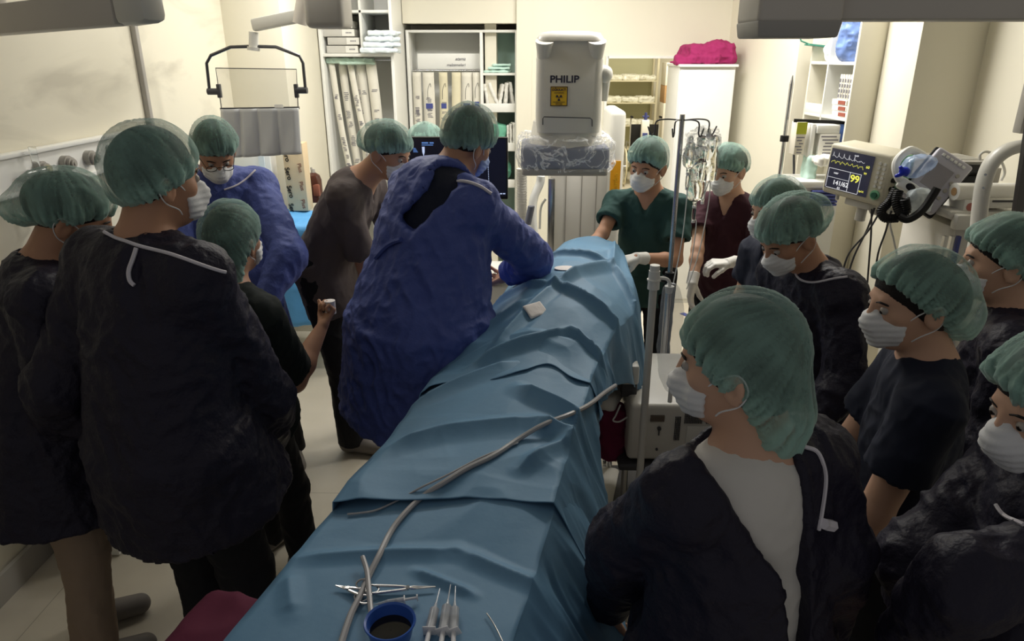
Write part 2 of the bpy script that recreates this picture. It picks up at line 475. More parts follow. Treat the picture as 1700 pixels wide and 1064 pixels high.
def person(label, head, H, yaw, pitch=8, roll=0, tyaw=None, base=None, fit=1.0, hs=1.0, neckback=.04,
           arms=None, top='scrub', topm=None, legm=None, capbags=None, capcut=None, maskm=None, skin=None,
           res=.007, cres=.006, hem=.45, gloves=(), glasses=False, hand_kw=None, vneck=True, wr=.006, binding=None,
           backopen=None, inner=None, lean=0, shoes=True, necklen=.0, masked=True, capamp=1.0, sleeve=.62, flare=1.0, shrug=0,
           armf=1.0, hairlow=0, sag=None, eyes=True, shw=1.0):
    hc = np.array(head, float); s = H / 1.75
    R = rotm(yaw, pitch, roll) * 1.0
    f, l, u = R[:, 0] * hs, R[:, 1] * hs, R[:, 2] * hs
    hp = lambda x, y, z: hc + f * x + l * y + u * z
    tyaw = yaw if tyaw is None else tyaw
    T = rotm(tyaw); F, Lf, U = T[:, 0], T[:, 1], T[:, 2]
    tilt = math.radians(lean)
    Ut = U * math.cos(tilt) + F * math.sin(tilt)          # torso axis, leaning forward
    nb = hp(-.035, 0, -.10) - Ut * (.075 + necklen) - F * neckback * .5
    ch = nb - Ut * .16 * s
    pel = nb - Ut * (.50 * s)
    gz = 0.0
    if base is None: base = (pel[0] - F[0] * .02, pel[1] - F[1] * .02)
    pel = np.array((pel[0], pel[1], max(pel[2], .86 * s)))
    root = np.array((base[0], base[1], 0.0))
    sw = .178 * s * shw
    sh = {+1: nb + Lf * sw - Ut * (.055 - shrug), -1: nb - Lf * sw - Ut * (.055 - shrug)}
    arms = arms or {}
    el, wt, hd, hn = {}, {}, {}, {}
    for sd in (1, -1):
        a = arms.get(sd, {})
        e = a.get('elbow'); w_ = a.get('wrist')
        el[sd] = np.array(e) if e is not None else sh[sd] - U * .28 * s + Lf * sd * .07 - F * .01
        wt[sd] = np.array(w_) if w_ is not None else el[sd] - U * .2 * s + F * .14 * s - Lf * sd * .03
        dd = wt[sd] - el[sd]
        hd[sd] = np.array(a.get('dir', dd), float); hd[sd] = hd[sd] / np.linalg.norm(hd[sd])
        hn[sd] = np.array(a.get('palm', -Lf * sd + U * -.2), float)
    hip = {sd: np.array((pel[0], pel[1], pel[2])) + Lf * sd * .09 * s for sd in (1, -1)}
    ank = {sd: root + Lf * sd * .12 * s + U * .09 for sd in (1, -1)}
    kne = {sd: (hip[sd] * .47 + ank[sd] * .53) + F * .03 for sd in (1, -1)}
    # ---- body: head, neck, torso, arms, hands, legs as one surface
    P = []
    add = lambda p, k=.02: P.append((p, k))
    Rh = R
    def E(x, y, z, r, k=.02): add(ell(hp(x, y, z), np.array(r) * hs, Rh), k)
    E(-.012, 0, .030, (.098, .078, .100)); E(.030, 0, -.040, (.070, .058, .088), .03)
    E(.052, 0, -.088, (.038, .036, .028), .025)
    add(capsule(hp(.080, -.026, .026), hp(.080, .026, .026), .013 * hs), .015)
    add(capsule(hp(.094, 0, .012), hp(.112, 0, -.028), .0085 * hs, .0125 * hs), .012)
    E(.100, .012, -.031, (.012, .008, .008), .006); E(.100, -.012, -.031, (.012, .008, .008), .006)
    add(capsule(hp(.088, -.016, -.062), hp(.088, .016, -.062), .009 * hs), .010)
    for sd in (1, -1):
        E(.050, sd * .045, -.020, (.026, .018, .020), .02)
        Re = Rh @ rotm(-18 * sd)
        add(ell(hp(-.012, sd * .082, -.022), np.array((.021, .009, .033)) * hs, Re), .006)
        add(ell(hp(-.022, sd * .089, -.014), np.array((.014, .007, .025)) * hs, Re), .004)
    add(capsule(hp(-.025, 0, -.05), nb, .052 * hs, .060 * s), .03)
    add(capsule(hp(-.03, 0, -.09), nb - Ut * .01, .050 * hs, .066 * s), .03)
    for sd in (1, -1):
        add(capsule(nb - Ut * .01, sh[sd] + Ut * .0, .05 * s, .052 * s), .05)
    sq = (F, 1.45)
    add(capsule(ch + Ut * .04, ch - Ut * .12, .140 * s * fit, .128 * s * fit, sq), .05)
    add(capsule(ch - Ut * .1, pel, .125 * s * fit, .140 * s * fit, sq), .05)
    hw = hand_kw or {}
    for sd in (1, -1):
        add(capsule(sh[sd], el[sd], .046 * s * armf, .037 * s * armf), .03)
        mid = el[sd] * .7 + wt[sd] * .3
        add(capsule(el[sd], mid, .037 * s * armf, .039 * s * armf), .02)
        add(capsule(mid, wt[sd], .038 * s * armf, .025 * s), .02)
        for p, k in hand_prims(wt[sd], hd[sd], hn[sd], sd, s=s * .97, **hw.get(sd, {})): P.append((p, k))
        add(capsule(hip[sd], kne[sd], .082 * s, .054 * s), .04)
        add(capsule(kne[sd], ank[sd], .052 * s, .034 * s), .03)
        add(capsule(ank[sd] - U * .04, ank[sd] + F * .14 - U * .06, .034, .028), .02)
    C = []
    for sd in (1, -1): C.append((ell(hp(-.008, sd * .096, -.020), np.array((.011, .009, .018)) * hs, Rh), .006))
    for sd in (1, -1): C.append((ell(hp(.102, sd * .031, .004), np.array((.018, .017, .0075)) * hs, Rh), .006))
    V, Fc = sculpt(P, res, C)
    body = mesh_obj('person', V - root, Fc, skin or M_skin, None, loc=root)
    tag(body, label, 'person')
    def part(name, V, Fc, m, par=body): return mesh_obj(name, V - root if par is body else V - root, Fc, m, par)
    if eyes:
        for sd in (1, -1):
            b = MB(); b.sph(Vector(hp(.0825, sd * .031, .003) - root), .0120 * hs, 12)
            e = b.build('eye', M_eye, body)
            b = MB(); b.sph(Vector(hp(.0898, sd * .031, .001) - root), (.0062, .0068, .0066), 10); b.build('iris', M_iris, e)
            b = MB(); b.tube([Vector(hp(.0945, sd * .014, .022) - root), Vector(hp(.0925, sd * .030, .027) - root), Vector(hp(.080, sd * .048, .020) - root)], [.0022, .0030, .0016], 6, smooth=4)
            b.build('eyebrow', M_hair, body)
    # ---- hair under the cap
    cut = capcut or ((.098, .052), (-.10, -.055))
    bags = capbags or [((-.015, 0, .050), (.108, .094, .094)), ((-.050, 0, .025), (.096, .098, .098))]
    hpz = []
    for c, r in [((-.014, 0, .031), (.101, .081, .103))]: hpz.append((ell(hp(*c), np.array(r) * hs, Rh), .01))
    for c, r in bags[1:2]: hpz.append((ell(hp(c[0] * .9, c[1], c[2]), np.array(r) * hs * .88, Rh), .03))
    (x0, z0), (x1, z1) = cut
    nx, nz = (z0 - z1), -(x0 - x1)         # in-plane normal pointing down/front
    ln = math.hypot(nx, nz); nx, nz = nx / ln, nz / ln
    if nz > 0: nx, nz = -nx, -nz
    N3 = (f * nx + u * nz) / hs
    pc = hp((x0 + x1) / 2, 0, (z0 + z1) / 2)
    V, Fc = sculpt(hpz, .006, clips=[(N3, pc + N3 * (.012 + hairlow))])
    hair = part('hair', V, Fc, M_hair)
    # ---- cap with gathers
    cp = [(ell(hp(*c), np.array(r) * hs, Rh), .03) for c, r in bags]
    cp.append((ell(hp(-.014, 0, .032), np.array((.107, .087, .110)) * hs, Rh), .02))
    allp = cp + [(ell(hp(*c), np.array(r) * hs, Rh), .04) for c, r in (sag or [])]
    lo_ = np.min([p[0][0] for p in allp], 0); hi_ = np.max([p[0][1] for p in allp], 0)
    vol = Vol(lo_, hi_, cres)
    for p, k in cp: vol.put(p, k)
    vol.clip(N3, pc + N3 * .004)
    for p, k in allp[len(cp):]: vol.put(p, k)
    V, Fc = vol.mesh()
    Q = (V - hc) @ (R / 1.0) / hs
    nrm = vnormals(V, Fc)
    m0 = np.array(((x0 + x1) / 2, 0, (z0 + z1) / 2)); e1 = np.array((x0 - x1, 0, z0 - z1)); e1 /= np.linalg.norm(e1); e3 = np.array((-nx, 0, -nz))
    q = Q - m0; hgt = q @ e3; az = np.arctan2(q[:, 1], q @ e1)
    seed = int(abs(hc[0] * 1000)) % 97
    near = 1 - sstep(.0, .07, hgt)
    pl = ridged(np.stack([np.cos(az) * 7, np.sin(az) * 7, hgt * 5], 1), seed)
    fi = ridged(np.stack([np.cos(az) * 15, np.sin(az) * 15, hgt * 9], 1), seed + 3)
    fo = ridged(np.stack([q[:, 0] * 14 + hgt * 9, q[:, 1] * 22, hgt * 14], 1), seed + 5)
    fz = ridged(np.stack([np.cos(az) * 26, np.sin(az) * 26, hgt * 14], 1), seed + 8)
    V = V + nrm * (capamp * ((.0040 * near + .0014) * pl + (.0030 * near + .0012) * fi + (.0018 * near + .0009) * fz + .0034 * fo - .006 * (1 - sstep(0, .02, hgt))))[:, None]
    cap_o = part('surgical_cap', V, Fc, M_cap)
    ply = np.clip(.20 + (.05 + .25 * near) * (pl + fi) + (.12 + .25 * near) * fz + .14 * fo + .55 * (1 - sstep(0, .040, hgt)), 0, 1)
    at_ = cap_o.data.attributes.new('pleat', 'FLOAT', 'POINT'); at_.data.foreach_set('value', ply.astype(np.float32))
    # ---- mask
    if masked:
        mp = [(ell(hp(.046, 0, -.058), np.array((.064, .0640, .056)) * hs, Rh), .02),
              (capsule(hp(.088, 0, -.004), hp(.112, 0, -.040), .013 * hs, .020 * hs), .03),
              (capsule(hp(.098, 0, -.04), hp(.088, 0, -.085), .022 * hs, .022 * hs), .03)]
        down = -R[:, 2] + R[:, 0] * .10
        V, Fc = sculpt(mp, .005, clips=[(R[:, 2] * 1 - R[:, 0] * .25, hp(.10, 0, .004)), (-R[:, 0] - R[:, 2] * .25, hp(.048, 0, -.06))])
        Q = (V - hc) @ R / hs; nrm = vnormals(V, Fc)
        V = V + nrm * (.0014 * np.sin(Q[:, 2] * 380 + noise3(Q * 20, 2) * .8) * sstep(.02, .06, Q[:, 0]) + .0035 * ridged(Q * 18, seed + 9))[:, None]
        mk = part('face_mask', V, Fc, maskm or M_mask)
        for sd in (1, -1):
            b = MB(); b.tube([Vector(hp(.040, sd * .064, -.026) - root), Vector(hp(.012, sd * .078, -.004) - root), Vector(hp(-.026, sd * .092, .010) - root),
                              Vector(hp(-.040, sd * .088, -.020) - root), Vector(hp(-.022, sd * .083, -.052) - root), Vector(hp(.014, sd * .072, -.070) - root), Vector(hp(.030, sd * .058, -.086) - root)], .0018 * hs, 6, smooth=4)
            b.build('ear_loop', M_mask, mk)
    if glasses:
        b = MB()
        for sd in (1, -1):
            b.tube([Vector(hp(.112, sd * .034 + .022 * math.cos(a), .004 + .016 * math.sin(a)) - root) for a in np.linspace(0, 2 * math.pi, 14)[:-1]], .0016, 6, closed=True)
            b.tube([Vector(hp(.108, sd * .056, .010) - root), Vector(hp(.0, sd * .083, .008) - root)], .0016, 6)
        b.tube([Vector(hp(.112, -.012, .008) - root), Vector(hp(.112, .012, .008) - root)], .0016, 6)
        b.build('glasses', M_rubber, body)
    # ---- clothes
    def fab(V, Fc, amp, seed, vert=1.0, lowz=0):
        nrm = vnormals(V, Fc); q = V - root
        wp = noise3(q * 5, seed + 7)[:, None]
        n1 = ridged(np.stack([q[:, 0] * 11, q[:, 1] * 11, q[:, 2] * 2.6 / vert], 1) + wp * .8, seed)
        n2 = ridged(np.stack([q[:, 0] * 20 + q[:, 2] * 9, q[:, 1] * 20 - q[:, 2] * 8, q[:, 2] * 10], 1) + wp, seed + 1)
        n3 = ridged(np.stack([q[:, 0] * 34 - q[:, 2] * 14, q[:, 1] * 34, q[:, 2] * 22], 1), seed + 2)
        return V + nrm * (amp * (.8 * n1 + .6 * n2 + .35 * n3))[:, None]
    G = []; g = lambda p, k=.03: G.append((p, k))
    cuts = []
    gown = top == 'gown'
    o = (.022 if gown else .014)
    r_ch = (.140 * fit * s + o); 
    sqg = (F, 1.38 if gown else 1.42)
    for sd in (1, -1):
        g(capsule(nb - Ut * .035, sh[sd], .058 * s + o * .6, .055 * s + o), .05)
    g(capsule(ch + Ut * .03, ch - Ut * .12, r_ch, .130 * s * fit + o * 1.4, sqg), .06)
    hemc = np.array((pel[0] * .5 + root[0] * .5, pel[1] * .5 + root[1] * .5, hem if gown else .80 * s))
    if gown:
        g(capsule(ch - Ut * .1, pel, .135 * s * fit + o * 1.5, .165 * s * fit * flare + o, (F, 1.2)), .07)
        g(cone(pel + U * .02, hemc, .165 * s * fit * flare + o, .215 * s * fit * flare + o, (F, 1.15)), .07)
    else:
        g(capsule(ch - Ut * .1, pel, .130 * s * fit + o * 1.2, .150 * s * fit + o, (F, 1.3)), .06)
        g(cone(pel + U * .02, hemc, .150 * s * fit + o, .158 * s * fit + o, (F, 1.25)), .04)
    sl_end = {}
    for sd in (1, -1):
        ro = .046 * s * armf + o * 1.15
        if gown:
            g(capsule(sh[sd], el[sd], ro + .004, ro), .04)
            we = el[sd] + (wt[sd] - el[sd]) * .93
            g(cone(el[sd], we, ro, .036 * s + o * .6), .03)
            g(capsule(el[sd], el[sd] * .6 + we * .4, ro, ro * .92), .03)
        else:
            e_ = sh[sd] + (el[sd] - sh[sd]) * sleeve
            dd = (e_ - sh[sd]) / np.linalg.norm(e_ - sh[sd])
            g(cone(sh[sd], e_, ro, ro + .012), .05)
            cuts.append((cone(e_ - dd * .03, e_ + dd * .03, .046 * s * armf + .008, .046 * s * armf + .012), .002))
    cuts.append((capsule(hp(-.03, 0, -.09), nb + Ut * .004, .058 * s, .069 * s), .006))
    if vneck and not gown:
        vp = nb + F * .085 * s - Ut * .01; vq = nb + F * .11 * s - Ut * .105 * s
        cuts.append((capsule(nb + F * .03 + Ut * .03, vp, .05 * s, .045 * s), .004))
        cuts.append((capsule(vp, vq, .042 * s, .010, None), .004))
    if backopen is not None:
        for p in backopen(dict(nb=nb, F=F, L=Lf, U=Ut, pel=pel, root=root, s=s, hem=hemc)): cuts.append((p, .004))
    V, Fc = sculpt(G, res * 1.15 if res > .006 else .0065, cuts, clips=[])
    sd_ = int(abs(hc[1] * 777)) % 83
    V = fab(V, Fc, wr if gown else wr * .8, sd_)
    tname = 'surgical_gown' if gown else 'scrub_top'
    tm = topm or M_navy
    gt = part(tname, V, Fc, tm)
    if inner is not None:       # shirt seen through the open back of the gown
        Gi = [(capsule(nb - Ut * .03, sh[sd], .055 * s + .008, .052 * s + .006), .05) for sd in (1, -1)]
        Gi += [(capsule(ch + Ut * .03, ch - Ut * .12, .140 * fit * s + .010, .130 * s * fit + .012, sqg), .06), (cone(ch - Ut * .1, pel - U * .12, .132 * s * fit + .010, .15 * s * fit + .012, (F, 1.3)), .06)]
        ci = [(capsule(hp(-.03, 0, -.09), nb + Ut * .01, .055 * s, .064 * s), .006)]
        V, Fc = sculpt(Gi, .0075, ci); V = fab(V, Fc, .003, 5, 2)
        part('shirt', V, Fc, inner)
    # trousers
    Tp = []
    for sd in (1, -1):
        lo_ = ank[sd] - U * .03
        Tp.append((capsule(hip[sd] + U * .02, kne[sd], .096 * s, .074 * s), .05))
        Tp.append((cone(kne[sd], lo_, .072 * s, .068 * s), .03))
    Tp.append((capsule(pel + U * .06, pel - U * .04, .130 * s * fit, .140 * s * fit, (F, 1.35)), .05))
    V, Fc = sculpt(Tp, .009); V = fab(V, Fc, .005, sd_ + 4)
    V[:, 2] = np.maximum(V[:, 2], .03)
    part('trousers', V, Fc, legm or M_black_t)
    for sd in (1, -1):
        a = ank[sd]; toe = a + F * .15
        sp = [(capsule((a[0], a[1], .055), (toe[0], toe[1], .042), .046, .040), .02), (capsule((a[0] - F[0] * .03, a[1] - F[1] * .03, .05), (a[0], a[1], .09), .045, .042), .03)]
        V, Fc = sculpt(sp, .007, clips=[((0, 0, -1), (0, 0, .004))])
        part('shoe', V, Fc, M_shoe)
    for sd in gloves:
        kw = hw.get(sd, {})
        pr = hand_prims(wt[sd], hd[sd], hn[sd], sd, s=s * .97, grow=.0036, **kw)
        fd = (el[sd] - wt[sd]) / np.linalg.norm(el[sd] - wt[sd])
        pr.append((cone(wt[sd] - fd * .01, wt[sd] + fd * .06, .028 * s, .036 * s), .012))
        V, Fc = sculpt(pr, .0035); part('glove', V, Fc, M_glove)
    info = dict(body=body, nb=nb, F=F, L=Lf, U=Ut, sh=sh, el=el, wt=wt, hd=hd, pel=pel, root=root, hp=hp, gown=gt, s=s, tv=(V, Fc))
    if binding:      # piping and ties, traced on the garment
        me = gt.data; vs = [v.co.copy() for v in me.vertices]; ps = [tuple(p.vertices) for p in me.polygons]
        bvh = BVHTree.FromPolygons(vs, ps); o3 = Vector((0, 0, CAM_Z)) - Vector(root)
        for bi, (bname, rad, bm_, pts) in enumerate(binding):
            out = []
            for p in catmull([Vector((a, b, 0)) for a, b in pts], 6):
                d = (CAM_R @ Vector(((p.x - 850) / FPX, (532 - p.y) / FPX, -1))).normalized()
                h = bvh.ray_cast(o3, d)
                if h[0] is None:
                    k = (Vector(nb - root) - o3).dot(d); h = bvh.find_nearest(o3 + d * k)
                n_ = h[1] if h[1].dot(d) < 0 else -h[1]
                out.append(h[0] + n_ * rad * .7)
            for _ in range(2): out = [out[0]] + [(out[i - 1] + out[i] * 2 + out[i + 1]) / 4 for i in range(1, len(out) - 1)] + [out[-1]]
            b = MB(); b.tube(out, rad, 6); b.build(bname, bm_ or M_bind, gt)
    return info
# ------------------------------------------------------------------ the room
def struct(name, m, mtl, **k):
    o = m.build(name, mtl, **k); o['kind'] = 'structure'; return o
def atx(px, py, x):
    d = CAM_R @ Vector(((px - 850) / FPX, (532 - py) / FPX, -1)); k = x / d.x
    return np.array((x, d.y * k, CAM_Z + d.z * k))

# floor: pale vinyl with welded seams
M_floor = bpy.data.materials.new('vinyl_floor'); M_floor.use_nodes = True
nt = M_floor.node_tree; b_ = nt.nodes['Principled BSDF']; b_.inputs['Roughness'].default_value = .32
tc = nt.nodes.new('ShaderNodeTexCoord'); n1 = nt.nodes.new('ShaderNodeTexNoise'); n1.inputs['Scale'].default_value = 5; n1.inputs['Detail'].default_value = 8
nt.links.new(tc.outputs['Object'], n1.inputs['Vector'])
br = nt.nodes.new('ShaderNodeTexBrick'); br.inputs['Scale'].default_value = 1; br.inputs['Brick Width'].default_value = 1.9; br.inputs['Row Height'].default_value = 1.5
br.inputs['Mortar Size'].default_value = .002; br.offset = 0
br.inputs['Color1'].default_value = (*srgb(206, 198, 180), 1); br.inputs['Color2'].default_value = (*srgb(203, 195, 178), 1); br.inputs['Mortar'].default_value = (*srgb(165, 158, 142), 1)
nt.links.new(tc.outputs['Object'], br.inputs['Vector'])
mx = nt.nodes.new('ShaderNodeMix'); mx.data_type = 'RGBA'; mx.blend_type = 'MULTIPLY'; mx.inputs[0].default_value = .25
rp = nt.nodes.new('ShaderNodeValToRGB'); rp.color_ramp.elements[0].position = .3; rp.color_ramp.elements[0].color = (.75, .74, .7, 1); rp.color_ramp.elements[1].position = .6
nt.links.new(n1.outputs['Fac'], rp.inputs[0]); nt.links.new(br.outputs['Color'], mx.inputs[6]); nt.links.new(rp.outputs[0], mx.inputs[7]); nt.links.new(mx.outputs[2], b_.inputs['Base Color'])

# left wall: paint with scuffs
M_scuff = bpy.data.materials.new('scuffed_wall_paint'); M_scuff.use_nodes = True
nt = M_scuff.node_tree; b_ = nt.nodes['Principled BSDF']; b_.inputs['Roughness'].default_value = .5
tc = nt.nodes.new('ShaderNodeTexCoord'); mp_ = nt.nodes.new('ShaderNodeMapping'); mp_.inputs['Scale'].default_value = (1, .7, 2.2)
n1 = nt.nodes.new('ShaderNodeTexNoise'); n1.inputs['Scale'].default_value = 1.6; n1.inputs['Detail'].default_value = 7; n1.inputs['Distortion'].default_value = .6
nt.links.new(tc.outputs['Object'], mp_.inputs[0]); nt.links.new(mp_.outputs[0], n1.inputs['Vector'])
rp = nt.nodes.new('ShaderNodeValToRGB'); rp.color_ramp.elements[0].position = .30; rp.color_ramp.elements[0].color = (*srgb(196, 190, 172), 1); rp.color_ramp.elements[1].position = .46; rp.color_ramp.elements[1].color = (*srgb(224, 218, 198), 1)
nt.links.new(n1.outputs['Fac'], rp.inputs[0]); nt.links.new(rp.outputs[0], b_.inputs['Base Color'])

H = 3.05
m = MB(); m.box((0, 3.3, -.05), (5.4, 6.8, .1)); struct('floor', m, M_floor)
m = MB(); m.box((1.6, 10.3, -.05), (4.0, 7.3, .1)); struct('floor_side_room', m, M_floor)
m = MB(); m.box((0, 4.5, H + .05), (5.4, 4.5, .1)); struct('ceiling', m, M_wall)
m = MB(); m.box((1.6, 10.3, H + .05), (4.0, 7.4, .1)); struct('ceiling_side_room', m, M_wall)
m = MB(); m.box((-2.15, 2.75, H / 2), (.1, 5.5, H)); struct('wall_left', m, M_scuff)
m = MB(); m.box((-1.91, 5.75, H / 2), (.42, 1.1, H), bev=.004); struct('wall_pillar_left', m, M_wall)
m = MB(); m.box((-1.0, 7.06, H / 2), (2.3, .06, H)); struct('wall_back', m, M_wall)
m = MB(); m.box((-.54, 6.77, 2.29 + (H - 2.29) / 2 + .01), (1.10, .50, H - 2.29)); struct('wall_over_niche', m, M_wall)
m = MB(); m.box((-.055, 6.76, H / 2), (.13, .56, H)); struct('wall_niche_side', m, M_wall)
m = MB(); m.box((.33, 6.55, H / 2), (.64, .12, H)); struct('wall_back_middle', m, M_wall)
m = MB(); m.box((1.17, 6.55, 2.04 + (H - 2.04) / 2), (1.04, .12, H - 2.04)); struct('wall_over_doorway', m, M_wall)
m = MB(); m.box((.655, 6.52, 1.02), (.02, .10, 2.04)); m.box((1.16, 6.52, 2.03), (1.0, .10, .02)); struct('door_1', m, M_white)
m = MB(); m.box((1.78, 5.86, H / 2), (.12, 1.56, H), rot=(0, 0, math.radians(4))); struct('wall_right_rear', m, M_wall)
m = MB(); m.box((2.11, 4.78, H / 2), (.12, .9, H)); struct('wall_right_recess', m, M_wall)
m = MB(); m.box((1.95, 5.2, H / 2), (.26, .1, H)); struct('wall_recess_end', m, M_wall)
m = MB(); m.box((2.25, 4.24, H / 2), (.42, .38, H), bev=.003); struct('wall_pillar_right', m, M_wall)
m = MB(); m.box((2.43, 2.2, H / 2), (.1, 4.3, H)); struct('wall_right', m, M_wall)
# side room beyond the doorway
m = MB(); m.box((1.6, 13.9, H / 2), (4.0, .1, H)); struct('wall_side_room_back', m, M_wall)
m = MB(); m.box((-.35, 10.3, H / 2), (.1, 7.3, H)); struct('wall_side_room_left', m, M_wall)
m = MB(); m.box((3.55, 10.3, H / 2), (.1, 7.3, H)); struct('wall_side_room_right', m, M_wall)
m = MB(); m.box((2.63, 6.56, H / 2), (1.8, .1, H)); struct('wall_side_room_front', m, M_wall)
m = MB(); m.box((-2.085, 2.6, .06), (.02, 5.1, .12)); struct('baseboard_left', m, M_grey)
m = MB(); m.box((1.70, 5.86, .06), (.02, 1.5, .12), rot=(0, 0, math.radians(4))); struct('baseboard_right', m, M_grey)
# corner bead of the left pillar, and wall conduit
m = MB(); m.box((-2.085, 3.99, 2.0), (.03, .035, 1.9), bev=.006); o = m.build('wall_conduit', M_grey); tag(o, 'grey vertical cable conduit running up the scuffed left wall', 'conduit')

def wrt(o): return (-o.location[0], -o.location[1], -o.location[2])
def T_(name, label, cat, loc, group=None): return thing(name, label, cat, tuple(float(v) for v in loc), group=group)

# ------------------------------------------------------------------ medical gas rail on the left wall
t = T_('medical_gas_rail', 'long white medical gas rail on the left wall with round outlets', 'gas rail', (-2.09, 2.9, 1.5)); o_ = wrt(t)
m = MB(); m.box((-2.08, 2.85, 1.60), (.035, 2.1, .165), bev=.008); m.box((-2.07, 2.85, 1.675), (.05, 2.1, .018), bev=.004); m.box((-2.07, 2.85, 1.525), (.05, 2.1, .018), bev=.004)
m.build('rail_housing', M_white, t, o_)
M_brass = mat('outlet_cream', srgb(190, 180, 140), .4)
for (yy, mt) in ((2.965, M_brass), (3.14, M_grey), (3.32, M_grey)):
    m = MB(); m.cyl((-2.07, yy, 1.6), (-2.035, yy, 1.6), .034, n=24); m.cyl((-2.036, yy, 1.6), (-2.02, yy, 1.6), .026, n=24)
    g = m.build('gas_outlet', M_grey, t, o_)
    m = MB(); m.cyl((-2.03, yy, 1.6), (-2.010, yy, 1.6), .018, n=20); m.cyl((-2.012, yy, 1.6), (-2.006, yy, 1.6), .008, n=12); m.build('outlet_face', mt, g)
    bpy.data.objects[g.name].children[0].location = (0, 0, 0)
m = MB(); m.box((-2.055, 3.53, 1.59), (.02, .09, .10), bev=.005); g = m.build('power_socket', M_white, t, o_)
m = MB(); m.cyl((-2.046, 3.53, 1.59), (-2.042, 3.53, 1.59), .028, n=20); m.build('socket_recess', M_grey, g)
t = T_('oxygen_flowmeter', 'clear oxygen flow meter with glass tube plugged into the left wall rail', 'flow meter', (-2.03, 2.88, 1.5)); o_ = wrt(t)
m = MB(); m.cyl((-2.02, 2.90, 1.60), (-2.02, 2.90, 1.70), .014); m.build('glass_tube', M_clear, t, o_)
m = MB(); m.cyl((-2.06, 2.90, 1.60), (-1.98, 2.90, 1.60), .008); m.cyl((-2.02, 2.83, 1.60), (-2.02, 2.95, 1.60), .009); m.cyl((-2.02, 2.90, 1.59), (-2.02, 2.90, 1.55), .012); m.build('valve', M_steel, t, o_)
m = MB(); m.cyl((-2.02, 2.90, 1.535), (-2.02, 2.90, 1.555), .038); m.build('bottle_lid', M_white, t, o_)
m = MB(); m.lathe([(0.001, 1.40), (.034, 1.40), (.035, 1.53), (.030, 1.54), (.001, 1.54)], (-2.02, 2.90, 0)); m.build('humidifier_bottle', M_clear, t, o_)

# ------------------------------------------------------------------ shelf unit between the pillar and the niche
def board(m, x0, x1, y0, y1, z0, z1): m.box(((x0 + x1) / 2, (y0 + y1) / 2, (z0 + z1) / 2), (abs(x1 - x0), abs(y1 - y0), abs(z1 - z0)), bev=.0015)
t = T_('wall_shelf_unit', 'tall white shelf unit left of the niche with boxes above and packets below', 'shelf unit', (-1.4, 6.3, 0)); o_ = wrt(t)
m = MB(); board(m, -1.69, -1.665, 6.05, 6.62, 0, 2.9); board(m, -1.12, -1.095, 6.05, 7.0, 0, 2.9); board(m, -1.665, -1.12, 6.60, 6.62, 0, 2.9); board(m, -1.665, -1.12, 6.05, 6.6, 2.88, 2.9)
m.build('carcass', M_white, t, o_)
m = MB(); board(m, -1.665, -1.12, 6.05, 6.6, 2.035, 2.06); m.build('shelf', M_white, t, o_)
m = MB(); board(m, -1.665, -1.12, 6.07, 6.6, 2.36, 2.38); m.build('shelf', M_white, t, o_)
m = MB(); board(m, -1.36, -1.34, 6.07, 6.6, 2.06, 2.88); m.build('divider', M_white, t, o_)
m = MB(); board(m, -1.665, -1.12, 6.1, 6.6, .80, .82); m.build('shelf', M_white, t, o_)
m = MB(); m.cyl((-1.66, 6.16, 2.01), (-1.14, 6.16, 2.01), .008); m.build('hanging_rail', M_steel, t, o_)

M_pack = mat('packet_paper', srgb(226, 222, 208), .6, noise=.05, nscale=20, bump=.2, bscale=50)
M_packy = mat('packet_cream', srgb(222, 214, 184), .6, noise=.05, nscale=20)
M_ink = mat('printed_grey_ink', srgb(120, 118, 125), .7)
M_blue = mat('label_blue', srgb(70, 78, 140), .6)
M_gfilm = mat('green_film', srgb(182, 206, 190), .4, bump=.4, bscale=20)
def packet(x, y, zt, wd, L, seed, label, group, blue=False, curve=False, mt=None, tiltx=0):
    rs = random.Random(seed)
    t = T_('sterile_packet', label, 'packet', (x, y, zt - L), group); o_ = wrt(t)
    n = 22; V = []; F = []
    for i in range(n + 1):
        k = i / n; z = zt - L * k
        dx = tiltx * k + .006 * math.sin(k * 5 + seed); dy = .012 * math.sin(k * 4 + seed * 2) * k
        for (ax, ay) in ((-wd / 2, -.003), (0, -.007), (wd / 2, -.003), (wd / 2, .003), (0, .006), (-wd / 2, .003)):
            V.append((x + dx + ax, y + dy + ay, z))
    for i in range(n):
        for k in range(6): F.append((i * 6 + k, i * 6 + (k + 1) % 6, (i + 1) * 6 + (k + 1) % 6, (i + 1) * 6 + k))
    F.append((5, 4, 3, 2, 1, 0)); F.append(tuple(n * 6 + k for k in range(6)))
    mesh_obj('sleeve', V, F, mt or M_pack, t, True, o_)
    P = lambda k, ax: (x + tiltx * k + .006 * math.sin(k * 5 + seed) + ax, y + .012 * math.sin(k * 4 + seed * 2) * k - .0085, zt - L * k)
    m = MB()
    ks = [rs.uniform(.22, .85) for _ in range(9)]
    for k in ks:
        for j in range(rs.randint(2, 4)):
            m.box(P(k + j * .012, rs.uniform(-.008, .008)), (wd * rs.uniform(.3, .55), .001, .005))
    m.build('print', M_ink, t, o_)
    if blue:
        m = MB(); m.box(P(.30, 0), (wd * .62, .0016, .045)); m.build('blue_label', M_blue, t, o_)
        m = MB(); m.box(P(.52, 0), (wd * .6, .0016, .012)); m.build('dark_label', M_dgrey, t, o_)
    if curve:
        m = MB(); m.tube([P(.24, -.012), P(.16, -.010), P(.11, .006), P(.10, .016), P(.13, .02)], .0017, 6, smooth=5); m.build('catheter', M_dgrey, t, o_)
